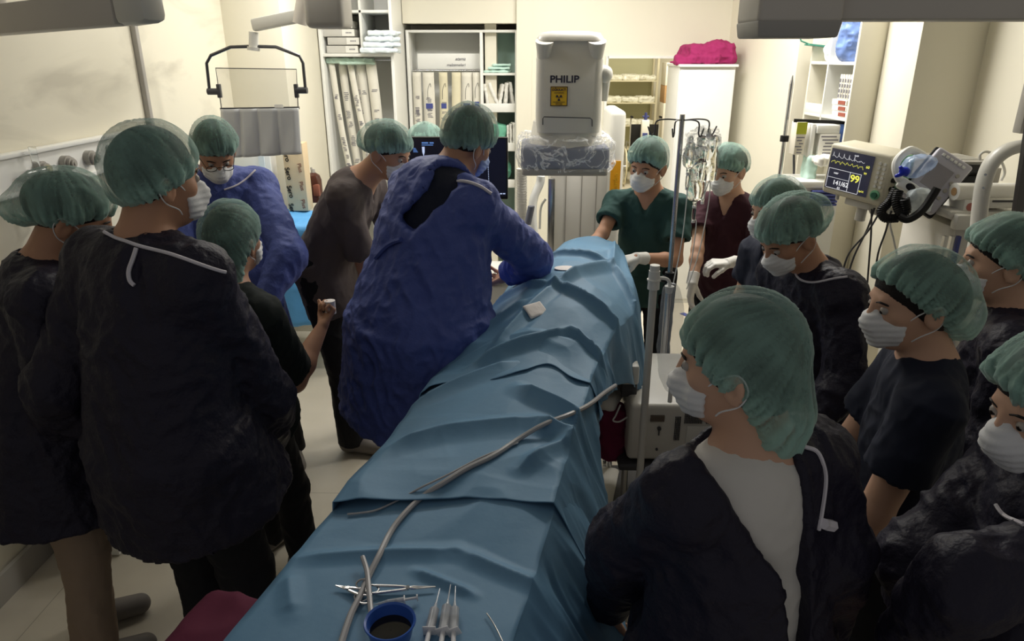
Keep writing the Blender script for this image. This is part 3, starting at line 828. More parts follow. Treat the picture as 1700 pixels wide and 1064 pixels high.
for i, (x, tl, L, wd) in enumerate([(-1.63, .10, 1.0, .05), (-1.545, .08, 1.05, .065), (-1.465, .11, 1.0, .05), (-1.385, .02, .95, .075), (-1.30, .04, .98, .085), (-1.42, .03, .9, .05)]):
    packet(x, 6.13 + (i % 2) * .03, 1.995, wd, L, i + 2, 'long cream sterile packet hanging under the left shelf among others', 'catheter packets hanging under the left shelf', tiltx=tl)
t = T_('green_film_sheet', 'pale green plastic film folded over the rail above the hanging packets', 'plastic film', (-1.5, 6.14, 1.95)); 
V, F = sculpt([(rbox((-1.47, 6.15, 2.005), (.19, .05, .018), rd=.008), .01), (rbox((-1.40, 6.09, 1.985), (.14, .03, .006), rotm(6), rd=.004), .01)], .006)
V = V + vnormals(V, F) * (.006 * ridged(V * 22))[:, None]; mesh_obj('film', V, F, M_gfilm, t, loc=wrt(t))
# cartons on the shelf, left compartment
M_carton = mat('grey_carton', srgb(196, 194, 186), .7)
for i in range(4):
    z = 2.061 + i * .062
    t = T_('flat_carton', ['bottom flat grey carton of the stack on the left shelf', 'second flat grey carton from the bottom of the shelf stack', 'third flat grey carton of the shelf stack, under the top one', 'topmost flat grey carton of the shelf stack'][i], 'carton', (-1.52, 6.25, z), 'flat cartons on the left shelf'); o_ = wrt(t)
    dx = (.0, .012, -.02, -.035)[i]
    m = MB(); m.box((-1.52 + dx, 6.25, z + .029), (.25, .30, .056), bev=.003); m.build('box', M_carton, t, o_)
    m = MB(); m.box((-1.44 + dx, 6.0985, z + .029), (.10, .003, .05)); m.build('end_label', M_paper, t, o_)
    m = MB()
    for k in range(4): m.box((-1.455 + dx + k * .012, 6.0965, z + .03), (.008, .002, .010))
    m.build('print', M_ink, t, o_)
M_film = mat('bluish_white_film', srgb(222, 232, 236), .35, bump=.5, bscale=15)
for i in range(4):
    z = 2.064 + i * .042
    t = T_('folded_pack', ['lowest', 'second lowest', 'second highest', 'topmost'][i] + ' bluish white folded pack jutting off the left shelf', 'folded pack', (-1.2, 6.2, z), 'folded packs on the left shelf')
    V, F = sculpt([(rbox((-1.215 + .01 * i, 6.15, z + .018), (.118 - .004 * i, .20, .019), rotm(3 * i - 4), rd=.012), .01), (rbox((-1.10 + .01 * (i % 2), 6.03, z + .018), (.05, .05, .012), rotm(20 * i), rd=.008), .01)], .007)
    V = V + vnormals(V, F) * (.005 * ridged(V * 25 + i))[:, None]; mesh_obj('pack', V, F, M_film, t, loc=wrt(t))

# ------------------------------------------------------------------ niche cabinet
M_mint = mat('mint_panel', srgb(178, 206, 194), .45)
t = T_('niche_cabinet', 'white built-in cabinet in the rear niche with hanging space and open cubbies', 'cabinet', (-.6, 6.8, 0)); o_ = wrt(t)
m = MB()
board(m, -1.08, -1.055, 6.58, 6.98, 0, 2.25); board(m, -.135, -.12, 6.58, 6.98, 0, 2.25); board(m, -1.055, -.135, 6.58, 6.98, 2.23, 2.25); board(m, -.44, -.415, 6.58, 6.98, 0, 2.23)
m.build('carcass', M_white, t, o_)
m = MB(); board(m, -1.055, -.44, 6.96, 6.985, 0, 2.23); m.build('back_panel', M_white, t, o_)
m = MB(); board(m, -.415, -.135, 6.96, 6.985, 0, 2.23); m.build('back_panel', M_mint, t, o_)
m = MB(); board(m, -1.0, -.44, 6.68, 6.695, 1.93, 2.06); f_ = m.build('header_board', M_white, t, o_)
text('atama', .038, M_ink, f_, (-.62, 6.676, 2.015), (math.radians(90), 0, 0), shear=.3, name='handwriting')
text('malzemeleri', .034, M_ink, f_, (-.66, 6.676, 1.965), (math.radians(90), 0, 0), shear=.3, name='handwriting')
for z in (1.90, 1.59, 1.25, .92, .55):
    m = MB(); board(m, -.415, -.135, 6.585, 6.96, z - .02, z); m.build('shelf', M_white, t, o_)
for z in (1.59, 1.25, .92):
    m = MB(); board(m, -.415, -.135, 6.575, 6.585, z - .02, z + .055); m.build('cubby_lip', M_white, t, o_)
m = MB(); m.cyl((-1.05, 6.66, 1.92), (-.445, 6.66, 1.92), .006); m.build('hanging_rail', M_steel, t, o_)
for i, (x, b, c, mt, L, wd) in enumerate([(-1.0, 0, 0, None, .85, .075), (-.90, 1, 1, None, .95, .10), (-.775, 1, 1, M_packy, .95, .075), (-.66, 0, 0, M_packy, .9, .08), (-.565, 1, 1, None, .95, .095), (-.475, 1, 1, None, .9, .065)]):
    packet(x, 6.635 - .014 * (i % 2), 1.905, wd, L, i + 30, 'long catheter packet with blue label hanging in the niche cabinet' if b else 'long plain printed packet hanging in the niche cabinet', 'catheter packets in the niche cabinet', b, c, mt, tiltx=.01 * (i - 3))
def lump(name, label, cat, prims, mt, amp, fr, res=.006, group=None, loc=None):
    V, F = sculpt(prims, res); V = V + vnormals(V, F) * (amp * (ridged(V * fr) + .5 * ridged(V * fr * 2.1, 4)))[:, None]
    lo = V.min(0); c = (V.min(0) + V.max(0)) / 2
    o = mesh_obj(name, V - A(c[0], c[1], lo[2]), F, mt, None, True, (c[0], c[1], lo[2])); return tag(o, label, cat, group)
M_mintcloth = mat('mint_paper', srgb(196, 226, 214), .7, bump=.3)
for i in range(3):
    lump('mint_sheet', ['lowest', 'middle', 'uppermost'][i] + ' folded mint sheet in the top open cubby', 'folded sheet', [(rbox((-.29 + .01 * i, 6.72, 1.912 + i * .022), (.11 - .015 * i, .10, .009), rotm(10 * i - 8, 0, 3 * i), rd=.006), .01)], M_mintcloth, .003, 25, group='mint sheets in the cubby')
rs = random.Random(5)
for i, (x, a) in enumerate([(-.395, 10), (-.36, 35), (-.33, 22), (-.27, -12), (-.22, -4), (-.175, 8)]):
    R_ = rotm(rs.uniform(-20, 20)) @ np.array(Matrix.Rotation(math.radians(-a), 3, 'Y'))
    lump('paper_bag', 'crumpled white paper bag standing in the middle open cubby', 'paper bag', [(rbox((x + .0, 6.68 + .03 * (i % 2), 1.60 + .11), (.012, .05, .095 + .01 * (i % 3)), R_, rd=.008), .01)], M_paper, .004, 22, group='paper bags in the middle cubby')
M_mintd = mat('mint_plastic_bag', srgb(110, 178, 150), .4, bump=.4, bscale=20)
lump('mint_bag', 'sea green plastic bag slumped in the lower cubby of the niche cabinet', 'bag', [(rbox((-.30, 6.72, 1.36), (.075, .08, .10), np.array(Matrix.Rotation(math.radians(14), 3, 'Y')), rd=.03), .02), (ell((-.33, 6.68, 1.29), (.09, .06, .03)), .03)], M_mintd, .006, 16)
for i in range(3):
    lump('paper_bag', 'upright white paper sleeve right of the sea green bag in the lower cubby', 'paper bag', [(rbox((-.20 + .022 * i, 6.68, 1.35), (.009, .05, .10 + .012 * i), rotm(8 * i), rd=.006), .01)], M_paper, .003, 25, group='paper sleeves in the lower cubby')
lump('mint_bag', 'sea green plastic bag in the cubby right beside the monitor top corner', 'bag', [(ell((-.28, 6.74, 1.04), (.11, .09, .10)), .02)], M_mintd, .007, 16)

# ------------------------------------------------------------------ doorway side: cabinet, cloth, side room
t = T_('white_cabinet', 'tall plain white cabinet in front of the doorway with crumpled magenta cloth on top', 'cabinet', (1.37, 6.2, 0)); o_ = wrt(t)
m = MB(); m.box((1.395, 6.22, .98), (.44, .50, 1.96), bev=.004); m.build('body', M_white, t, o_)
m = MB(); m.box((1.395, 5.962, .99), (.425, .012, 1.90), bev=.003); g = m.build('door', M_white, t, o_)
m = MB(); m.box((1.395, 6.20, 1.970), (.46, .54, .02), bev=.003); m.build('top_board', M_white, t, o_)
M_mag = mat('magenta_cloth', srgb(150, 38, 92), .85, bump=.5, bscale=30, noise=.12)
lump('magenta_cloth', 'crumpled magenta cloth heaped on top of the tall white cabinet', 'cloth', [(rbox((1.43, 6.2, 2.05), (.19, .20, .07), rotm(4), rd=.05), .03), (rbox((1.33, 6.10, 2.01), (.17, .13, .028), rotm(-8), rd=.02), .04), (ell((1.50, 6.1, 2.09), (.10, .12, .06)), .04), (rbox((1.22, 6.08, 1.992), (.08, .08, .010), rotm(12), rd=.008), .03)], M_mag, .012, 13)
t = T_('steel_rack', 'open steel rack at the far end of the side room holding shiny packs', 'rack', (1.75, 13.4, 0)); o_ = wrt(t)
M_olive = mat('rack_back_olive', srgb(196, 194, 160), .6)
for x in (1.28, 2.22):
    for y in (13.15, 13.65):
        m = MB(); m.box((x, y, 1.15), (.035, .035, 2.3)); m.build('post', M_packy, t, o_)
for z in (.45, .86, 1.25, 1.62, 2.25):
    m = MB(); m.box((1.75, 13.4, z), (.94, .52, .02)); m.build('shelf', M_packy, t, o_)
m = MB(); m.box((1.75, 13.68, 1.15), (.94, .01, 2.3)); m.build('back_sheet', M_olive, t, o_)
M_wrap = mat('wrapped_pack', srgb(232, 230, 212), .25, bump=.6, bscale=20)
for j, z in enumerate((.87, 1.26, 1.63)):
    for i in range(3):
        lump('wrapped_pack', ['shiny wrapped pack on the lower shelf of the side room rack', 'shiny wrapped pack on the middle shelf of the side room rack', 'shiny wrapped pack on the upper shelf of the side room rack'][j], 'wrapped pack', [(rbox((1.46 + i * .29, 13.3, z + .045), (.14, .15, .035 + .01 * ((i + j) % 2)), rotm(5 * i), rd=.02), .01)], M_wrap, .014, 14, .012, group='wrapped packs on rack shelf %s' % ['low', 'middle', 'upper'][j])
M_card = mat('cardboard_brown', srgb(176, 140, 98), .8, noise=.05)
M_cardw = mat('cardboard_white', srgb(222, 216, 200), .8, noise=.04)
for i, (z, h, mt, lb) in enumerate([(0.0, .62, M_cardw, 'bottom white printed carton of the stack right of the rack'), (.62, .67, M_cardw, 'white printed carton under the brown cardboard box'), (1.29, .28, M_card, 'brown cardboard box on the carton stack beside the rack'), (1.57, .36, M_cardw, 'plain pale carton topping the stack beside the rack')]):
    x = 2.49; t = T_('carton', lb, 'carton', (x, 12.7, z), 'cartons stacked in the side room'); o_ = wrt(t)
    m = MB(); m.box((x, 12.7, z + h / 2), (.50, .42, h - .002), bev=.003); m.build('box', mt, t, o_)
    m = MB(); rs = random.Random(i)
    for k in range(8 if i < 3 else 1): m.box((x + rs.uniform(-.12, -.08), 12.487, z + .08 + (h - .14) * k / 8), (rs.uniform(.08, .2), .003, .018))
    m.build('print', M_ink, t, o_)

# wheelchair in the side room
t = T_('wheelchair', 'folded black wheelchair standing in the side room doorway', 'wheelchair', (1.87, 12.0, 0)); o_ = wrt(t)
cx, cy = 1.87, 12.0
m = MB(); m.box((cx, cy, .78), (.44, .025, .42), bev=.01); m.build('backrest', M_rubber, t, o_)
m = MB(); m.box((cx, cy + .2, .50), (.42, .40, .03), bev=.01); m.build('seat', M_rubber, t, o_)
for sd in (-1, 1):
    m = MB(); m.tube([(cx + sd * .23, cy - .12, 1.10), (cx + sd * .23, cy - .0, 1.11), (cx + sd * .23, cy + .0, 1.08), (cx + sd * .23, cy, .30)], .012, 8); m.tube([(cx + sd * .23, cy, .68), (cx + sd * .23, cy + .4, .68), (cx + sd * .23, cy + .4, .2)], .012, 8); m.tube([(cx + sd * .23, cy, .45), (cx + sd * .23, cy + .4, .45)], .012, 8)
    m.build('frame', M_steel, t, o_)
    m = MB(); m.cyl((cx + sd * .23, cy - .14, 1.11), (cx + sd * .23, cy - .02, 1.11), .018); m.build('handle', M_rubber, t, o_)
    m = MB(); m.tube([(cx + sd * .29, cy + .05 + .29 * math.cos(a), .30 + .29 * math.sin(a)) for a in np.linspace(0, 2 * math.pi, 32)[:-1]], .013, 6, closed=True)
    g = m.build('wheel', M_packy, t, o_)
    m = MB()
    for a in np.linspace(0, 2 * math.pi, 13)[:-1]: m.cyl((cx + sd * .29, cy + .05, .30), (cx + sd * .29, cy + .05 + .29 * math.cos(a), .30 + .29 * math.sin(a)), .003, n=5)
    m.cyl((cx + sd * .26, cy + .05, .30), (cx + sd * .31, cy + .05, .30), .025); m.build('spokes', M_steel, g)
    m = MB(); m.tube([(cx + sd * .2, cy + .45 + .08 * math.cos(a), .08 + .07 * math.sin(a)) for a in np.linspace(0, 2 * math.pi, 16)[:-1]], .012, 6, closed=True); m.build('caster', M_rubber, t, o_)
m = MB(); m.box((cx, cy - .03, .56), (.46, .02, .025)); m.build('cross_bar', M_white, t, o_)
t = T_('oxygen_cylinder', 'small oxygen kit with blue label hung on the wheelchair back', 'oxygen kit', (1.86, 11.9, .5)); o_ = wrt(t)
m = MB(); m.box((1.86, 11.90, .90), (.13, .08, .34), bev=.02); m.build('body', M_white, t, o_)
m = MB(); m.box((1.86, 11.855, .80), (.08, .01, .13)); m.build('blue_label', M_blue, t, o_)
m = MB(); m.cyl((1.86, 11.90, 1.07), (1.86, 11.90, 1.18), .03, .02); m.cyl((1.81, 11.90, 1.12), (1.91, 11.90, 1.12), .014); m.build('valve', mat('blue_metal', srgb(60, 66, 120), .4), t, o_)
t = T_('side_table', 'low table with folded blue cloth left of the wheelchair', 'table', (1.42, 12.5, 0)); o_ = wrt(t)
m = MB(); m.box((1.42, 12.6, .84), (.36, .4, .03)); m.build('table_top', M_white, t, o_)
for sx in (-1, 1):
    for sy in (-1, 1):
        m = MB(); m.box((1.42 + sx * .16, 12.6 + sy * .18, .41), (.03, .03, .82)); m.build('leg', M_steel, t, o_)
lump('folded_blue_cloth', 'folded blue cloth on the low table left of the wheelchair', 'cloth', [(rbox((1.44, 12.5, .89), (.13, .10, .028), rd=.015), .01)], M_blue, .006, 18)

# ------------------------------------------------------------------ ceiling-hung booms
t = T_('ceiling_boom', 'long grey enamelled ceiling boom arm crossing the top left corner', 'boom', (-1.4, 2.2, 2.1)); o_ = wrt(t)
a_, b_ = at(-60, 40, 2.5), at(205, 13, 2.04)
m = MB(); m.bar(a_, b_, .07, .085, .008); m.build('arm', M_boom, t, o_)
c_ = at(255, 5, 1.98)
m = MB(); m.bar(b_, c_, .074, .092, .02); m.build('end_cap', M_plastic, t, o_)
m = MB(); m.cyl((a_[0] + .1, a_[1], a_[2]), (a_[0] + .1, a_[1], 3.0), .05); m.build('ceiling_column', M_boom, t, o_)
t = T_('ceiling_display_arm', 'big grey enamelled ceiling arm with boxy end crossing the top right corner', 'boom', (.6, 1.65, 2.1)); o_ = wrt(t)
p0, p1 = at(1262, 58, 1.62), at(1388, 58, 1.62)
w_ = p1[0] - p0[0]
m = MB(); m.box(((p0[0] + p1[0]) / 2, 1.70, p0[2] + .085), (w_ * 1.12, .17, .125), bev=.012, seg=3); m.build('housing', M_boom, t, o_)
m = MB(); m.box(((p0[0] + p1[0]) / 2, 1.70, p0[2] + .012), (w_ * 1.06, .16, .034), bev=.005, taper=1.06); m.build('bottom_plate', M_grey, t, o_)
m = MB(); m.box((1.05, 1.70, p0[2] + .085), (.85, .12, .11), bev=.008); m.build('arm', M_boom, t, o_)
m = MB(); m.cyl((1.40, 1.70, p0[2] + .1), (1.40, 1.70, 3.0), .05); m.build('ceiling_column', M_boom, t, o_)

# ------------------------------------------------------------------ ceiling-suspended radiation shield
Y = 4.2
t = T_('radiation_shield', 'ceiling-hung radiation shield, clear pane over a grey lead curtain', 'radiation shield', at(430, 200, Y)); o_ = wrt(t)
M_pane = mat('acrylic_pane', srgb(225, 222, 205), .05, alpha=.18, spec=.6)
M_curt = mat('lead_curtain_grey', srgb(190, 191, 190), .45, bump=.4, bscale=14, noise=.06)
q = [at(358, 113, Y), at(492, 115, Y), at(495, 180, Y), at(368, 182, Y)]
def slab(pts, th, dy=(0, 1, 0)):
    n = len(pts); V = [tuple(p) for p in pts] + [tuple(np.array(p) + A(*dy) * th) for p in pts]
    F = [tuple(range(n)), tuple(range(2 * n - 1, n - 1, -1))] + [(i, i + n, (i + 1) % n + n, (i + 1) % n) for i in range(n)]
    return V, F
V, F = slab(q, .006); mesh_obj('clear_pane', V, F, M_pane, t, False, o_)
m = MB(); m.tube([q[3], q[0], q[1], q[2]], .003, 6); m.build('pane_edge', M_dgrey, t, o_)
# curtain: pleated panels
n = 60; V = []; F = []
TL, TR, BR, BL = at(368, 181, Y - .01), at(495, 179, Y - .01), at(500, 255, Y - .01), at(373, 262, Y - .01)
for j in range(15):
    for i in range(n + 1):
        u = i / n; v = j / 14
        p = (TL * (1 - u) + TR * u) * (1 - v) + (BL * (1 - u) + BR * u) * v
        seam = min(abs(u - c) for c in (0, .24, .47, .73, 1))
        p = p + A(0, -.018 * min(1, seam / .05) - .012 * math.sin(u * 19 + v * 3) * v * .7, 0)
        V.append(p)
for j in range(14):
    for i in range(n): F.append((j * (n + 1) + i, j * (n + 1) + i + 1, (j + 1) * (n + 1) + i + 1, (j + 1) * (n + 1) + i))
o = mesh_obj('lead_curtain', V, F, M_curt, t, True, o_); md = o.modifiers.new('s', 'SOLIDIFY'); md.thickness = .008
m = MB(); m.bar(at(366, 181, Y), at(497, 179, Y), .012, .014); m.build('clamp_bar', M_dgrey, t, o_)
m = MB(); m.box(at(463, 176, Y - .01), (.05, .004, .018)); m.build('warning_sticker', M_paper, t, o_)
m = MB(); m.tube([at(348, 152, Y), at(343, 105, Y), at(350, 92, Y), at(383, 78, Y), at(420, 77, Y), at(458, 78, Y), at(497, 93, Y), at(503, 105, Y), at(507, 148, Y)], .009, 8); m.build('yoke', M_dsteel, t, o_)
for (a, b, cxx) in ((345, 365, 364), (490, 510, 492)):
    m = MB(); m.cyl(at(a, 152 if a < 400 else 150, Y), at(b, 152 if a < 400 else 150, Y), .018); m.box(at(cxx, 151, Y), (.02, .03, .075), bev=.004); m.build('clamp_knob', M_dgrey, t, o_)
m = MB(); m.cyl(at(421, 80, Y), at(421, 53, Y), .026); m.cyl(at(421, 84, Y), at(421, 78, Y), .034); m.build('swivel', M_plastic, t, o_)
m = MB(); m.bar(at(421, 42, Y), at(500, 26, Y - .1), .05, .065, .012); m.build('spring_arm', M_plastic, t, o_)
m = MB(); m.cyl(at(498, 40, Y - .1), at(505, 0, Y - .1), .04); m.build('joint', M_boom, t, o_)
m = MB(); m.cyl(at(505, 5, Y - .1), A(at(505, 5, Y - .1)[0], Y - .1, 3.0), .035); m.build('ceiling_column', M_boom, t, o_)
t = T_('lamp_head', 'boxy dark grey ceiling-hung housing beside the shield arm', 'ceiling equipment', at(546, 45, 3.9)); o_ = wrt(t)
c = at(546, 20, 3.95); m = MB(); m.box((c[0], 3.95, c[2] + .02), (.20, .22, .20), bev=.03, seg=3); m.build('housing', M_grey, t, o_)
m = MB(); m.cyl((c[0], 3.95, c[2] + .1), (c[0], 3.95, 3.0), .04); m.build('ceiling_column', M_boom, t, o_)

# ------------------------------------------------------------------ behind the left group: draped table, tube carton, bottle
M_sky = mat('bright_blue_drape', srgb(96, 168, 226), .6, bump=.4, bscale=20, noise=.05, bdist=.004)
t = T_('draped_trolley', 'trolley under a bright blue drape behind the blue-gowned masked person', 'trolley', (-1.62, 4.75, 0)); o_ = wrt(t)
V, F = sculpt([(rbox((-1.62, 4.72, .98), (.36, .28, .03), rd=.025), .02), (cone((-1.62, 4.72, .99), (-1.58, 4.70, .36), .36, .43, (A(0, 1, 0), 1.25)), .05)], .012)
V = V + vnormals(V, F) * (.012 * ridged(V * np.array((7, 7, 2)), 3) + .006 * ridged(V * 12, 4))[:, None]
mesh_obj('drape', V, F, M_sky, t, loc=o_)
for sx in (-1, 1):
    for sy in (-1, 1):
        m = MB(); m.cyl((-1.62 + sx * .3, 4.72 + sy * .2, .04), (-1.62 + sx * .3, 4.72 + sy * .2, .6), .014); m.sph((-1.62 + sx * .3, 4.72 + sy * .2, .035), .033); m.build('leg', M_steel, t, o_)
M_cream = mat('cream_carton', srgb(214, 192, 156), .7, noise=.04)
bz = 1.02
for k, (x0, wd, top_, mt, lb) in enumerate([(493, .14, 238, M_cream, 'tall cream carton with handwritten Sero down its edge beside the shield'), (424, .26, 225, M_white, 'tall white carton with blue stripe behind the grey lead curtain')]):
    c = at(x0, 300, 4.92); zt = at(x0, top_, 4.92)[2]
    t = T_('tall_carton', lb, 'carton', (c[0], 4.92, bz)); o_ = wrt(t)
    m = MB(); m.box((c[0] - .01, 4.98, (bz + zt) / 2), (wd, .12, zt - bz), bev=.003); g = m.build('box', mt, t, o_)
    if k == 0:
        for j in range(5):
            text('Sero', .046, M_rubber, g, (c[0] - .055, 4.916, zt - .08 - j * .125), (math.radians(90), math.radians(80), 0), name='handwriting', bold=.001)
            text('Plus', .04, mat('red_ink', srgb(120, 60, 50), .7), g, (c[0] + .03, 4.916, zt - .04 - j * .125), (math.radians(90), math.radians(80), 0), name='handwriting')
    else:
        m = MB(); m.box((c[0] + .06, 4.918, (bz + zt) / 2), (.04, .004, zt - bz - .02)); m.build('blue_stripe', M_film, t, o_)
t = T_('instrument_stand', 'white shelf stand holding a brown bottle right of the blue draped trolley', 'stand', (-1.3, 5.3, 0)); o_ = wrt(t)
m = MB(); m.box((-1.32, 5.38, .99), (.36, .30, .03), bev=.004); m.build('top', M_white, t, o_)
m = MB(); m.box((-1.32, 5.38, .45), (.36, .30, .03), bev=.004); m.build('shelf', M_white, t, o_)
for sx in (-1, 1):
    for sy in (-1, 1):
        m = MB(); m.box((-1.32 + sx * .165, 5.38 + sy * .135, .49), (.03, .03, .97)); m.build('leg', M_white, t, o_)
c = at(525, 362, 5.3)
M_amber = mat('brown_glass', srgb(78, 44, 34), .15, spec=.6)
t = T_('brown_bottle', 'dark brown bottle with short neck standing on the white stand', 'bottle', (c[0], 5.33, 1.006)); o_ = wrt(t)
m = MB(); m.lathe([(.001, 1.007), (.055, 1.007), (.058, 1.02), (.058, 1.17), (.046, 1.205), (.018, 1.225), (.001, 1.226)], (c[0], 5.33, 0)); m.build('glass', M_amber, t, o_)
m = MB(); m.cyl((c[0], 5.33, 1.22), (c[0], 5.33, 1.25), .016); m.cyl((c[0] - .01, 5.33, 1.25), (c[0] - .01, 5.33, 1.262), .008); m.build('cap', M_grey, t, o_)
m = MB(); m.box((c[0] + .028, 5.285, 1.10), (.05, .03, .09), bev=.01); m.build('label', mat('brown_label', srgb(140, 84, 66), .6), t, o_)
# low bench at the left wall
t = T_('low_bench', 'low white bench by the left wall behind the dark gowns', 'bench', (-1.95, 2.9, 0)); o_ = wrt(t)
m = MB(); m.box((-1.90, 2.95, .43), (.30, .95, .05), bev=.01); m.build('top', M_white, t, o_)
m = MB(); m.box((-1.90, 2.95, .20), (.26, .9, .39), bev=.006); m.build('body', M_white, t, o_)
lump('grey_bag', 'dark grey bag with orange tag on the low bench', 'bag', [(ell((-1.88, 2.75, .56), (.12, .2, .11)), .03)], M_dgrey, .01, 12, .01)
# blue tape on the floor
t = MB(); a_, b_ = atz(543, 580, 0), atz(571, 564, 0); t.bar((a_[0], a_[1], .002), (b_[0], b_[1], .002), .05, .003); tag(t.build('floor_tape', M_blue), 'strip of dark blue tape stuck on the pale floor', 'tape')
t = MB(); a_, b_ = atz(1132, 520, 0), atz(1150, 528, 0); t.bar((a_[0], a_[1], .002), (b_[0], b_[1], .002), .05, .003); tag(t.build('floor_tape', M_blue), 'dark blue floor tape below the maroon scrubs', 'tape')
# ------------------------------------------------------------------ the people around the table
# woman at the left edge, open dark gown, beige trousers
person('person in dark gown and beige trousers at far left, green cap sagging behind', at(122, 360, 2.10), 1.72, 28, 26, -4, tyaw=32,
       top='gown', topm=M_gownblk, legm=M_beige_t, hem=.66, flare=1.12, fit=1.08, lean=10, wr=.008,
       capbags=[((-.015, 0, .045), (.112, .100, .092)), ((-.060, 0, .030), (.104, .100, .092)), ((-.135, 0, -.020), (.052, .065, .048))], capcut=((.098, .052), (-.12, -.060)),
       base=atz(165, 1075, .0)[:2], binding=[('neck_binding', .004, None, [(137, 385), (155, 391), (172, 390)])])
# tall man in dark gown, back towards the camera
person('tall person in open-tied dark gown seen from behind, white neck tie hanging down the back', at(262, 297, 1.86), 1.90, 52, 6, 0, tyaw=64,
       top='gown', topm=M_gownblk, legm=M_black_t, hem=.80, fit=1.12, wr=.008, hs=1.02, flare=1.05, shw=.97, lean=3,
       arms={-1: dict(elbow=at(440, 655, 1.92), wrist=at(452, 735, 2.15)), 1: dict(elbow=at(95, 640, 1.8), wrist=at(110, 760, 2.0))},
       capbags=[((-.015, 0, .050), (.114, .100, .096)), ((-.032, 0, .020), (.100, .099, .104))], capcut=((.100, .048), (-.12, -.080)),
       base=(at(262, 297, 1.86)[0] - .01, 1.90),
       binding=[('neck_binding', .0045, None, [(174, 386), (205, 400), (240, 411), (280, 421), (320, 435), (355, 447), (374, 452)]), ('neck_tie', .0055, None, [(228, 412), (222, 430), (214, 450), (216, 466), (224, 474)])])
# bearded doctor with glasses, blue gown, facing the camera
person('masked person with glasses in blue gown facing the camera, tight green cap, looking down', at(357, 250, 3.15), 1.78, 300, 38, 0, tyaw=300,
       top='gown', topm=M_gownblue, hem=.50, fit=1.1, glasses=True, res=.007, wr=.006, flare=1.05, lean=8,
       capbags=[((-.010, 0, .050), (.105, .086, .084)), ((-.025, 0, .030), (.095, .088, .092))], capcut=((.10, .058), (-.10, -.02)),
       arms={1: dict(elbow=at(480, 425, 3.05), wrist=at(440, 500, 2.9)), -1: dict(elbow=at(300, 470, 3.0), wrist=at(350, 520, 2.85))},
       binding=[('neck_binding', .004, None, [(424, 283), (410, 296), (392, 308), (372, 315)])], base=(at(375, 300, 3.2)[0], 3.25))
# small woman in black-green scrubs holding up a roll
p4 = person('short person in black-green scrubs seen from behind with one forearm raised, long green cap', at(388, 398, 2.42), 1.60, 74, 4, 0, tyaw=56,
       top='scrub', topm=M_greenblk, legm=M_black_t, res=.0055, hs=.98, vneck=False, fit=1.16, armf=1.38, sleeve=.82,
       capbags=[((-.015, 0, .045), (.106, .092, .096)), ((-.040, 0, -.010), (.086, .092, .112))], capcut=((.10, .045), (-.10, -.10)), sag=[((-.066, 0, -.110), (.048, .076, .085))],
       arms={-1: dict(elbow=at(488, 632, 2.50), wrist=at(536, 540, 2.68), palm=(-.6, -.6, .1)), 1: dict(elbow=at(352, 600, 2.5), wrist=at(380, 640, 2.7))},
       hand_kw={-1: dict(curl=(70, 85, 50), spread=2, thumb=(30, 5))}, base=(at(440, 650, 2.5)[0], 2.52))
# man in brown scrubs bending to the table
person('person in charcoal brown scrubs bowing forward beside the monitor, arm hanging, grey shoes', at(646, 252, 3.42), 1.74, 338, 24, 0, tyaw=350,
       top='scrub', topm=M_brown, legm=M_black_t, res=.0065, lean=30, fit=1.08, sleeve=.85, neckback=.10,
       capbags=[((-.015, 0, .045), (.110, .096, .088)), ((-.055, 0, .030), (.100, .100, .090)), ((-.125, 0, .005), (.045, .060, .045))], capcut=((.098, .045), (-.10, -.035)),
       arms={-1: dict(elbow=at(604, 440, 3.38), wrist=at(622, 515, 3.36), dir=(.1, 0, -1)), 1: dict(elbow=at(665, 410, 3.65), wrist=at(690, 450, 3.7))},
       base=atz(592, 738, 0)[:2] + np.array((.02, .04)))
# the surgeon
def p6_open(i):
    nb, F, L, U = i['nb'], i['F'], i['L'], i['U']
    a, b = at(748, 296, nb[1] - .14), at(684, 366, nb[1] - .16)
    d = (b - a) / np.linalg.norm(b - a); s2 = np.cross(d, A(0, 1, 0)); s2 /= np.linalg.norm(s2)
    Rc = np.stack([d, np.cross(s2, d), s2], 1)
    return [rbox((a + b) / 2, (np.linalg.norm(b - a) / 2 + .03, .11, .042), Rc, rd=.03), capsule(a + A(-.03, .03, 0), a + A(.10, .06, .0), .05, .035)]
person('surgeon in big blue gown leaning over the patient, seen from behind, green cap', at(778, 236, 2.80), 1.84, 50, 26, -10, tyaw=46,
       top='gown', topm=M_gownblue, hem=.70, fit=1.44, lean=16, wr=.010, res=.006, flare=1.12, shw=1.04, backopen=p6_open, inner=M_navy, maskm=M_maskb,
       capbags=[((-.012, 0, .046), (.108, .088, .090)), ((-.030, 0, .030), (.098, .092, .100))], capcut=((.10, .050), (-.10, -.060)),
       arms={-1: dict(elbow=at(884, 428, 2.86), wrist=at(842, 458, 2.96), dir=(-.35, .5, -.25)), 1: dict(elbow=at(725, 420, 3.12), wrist=at(772, 456, 3.12), dir=(-.2, .1, -1))},
       base=(at(710, 620, 2.75)[0], 2.72), binding=[('neck_binding', .006, None, [(733, 304), (752, 301), (772, 302), (796, 310), (815, 322)]), ('waist_tie', .010, M_gownblue, [(626, 428), (640, 412), (655, 402), (668, 398)])])
# person behind the monitor
person('person mostly hidden behind the large black monitor, only green cap showing', at(706, 240, 4.75), 1.60, 275, 10, 0, top='scrub', topm=M_green, res=.012, cres=.008, gloves=(), eyes=False,
       capbags=[((-.015, 0, .045), (.112, .110, .082)), ((-.05, 0, .030), (.10, .11, .09))])
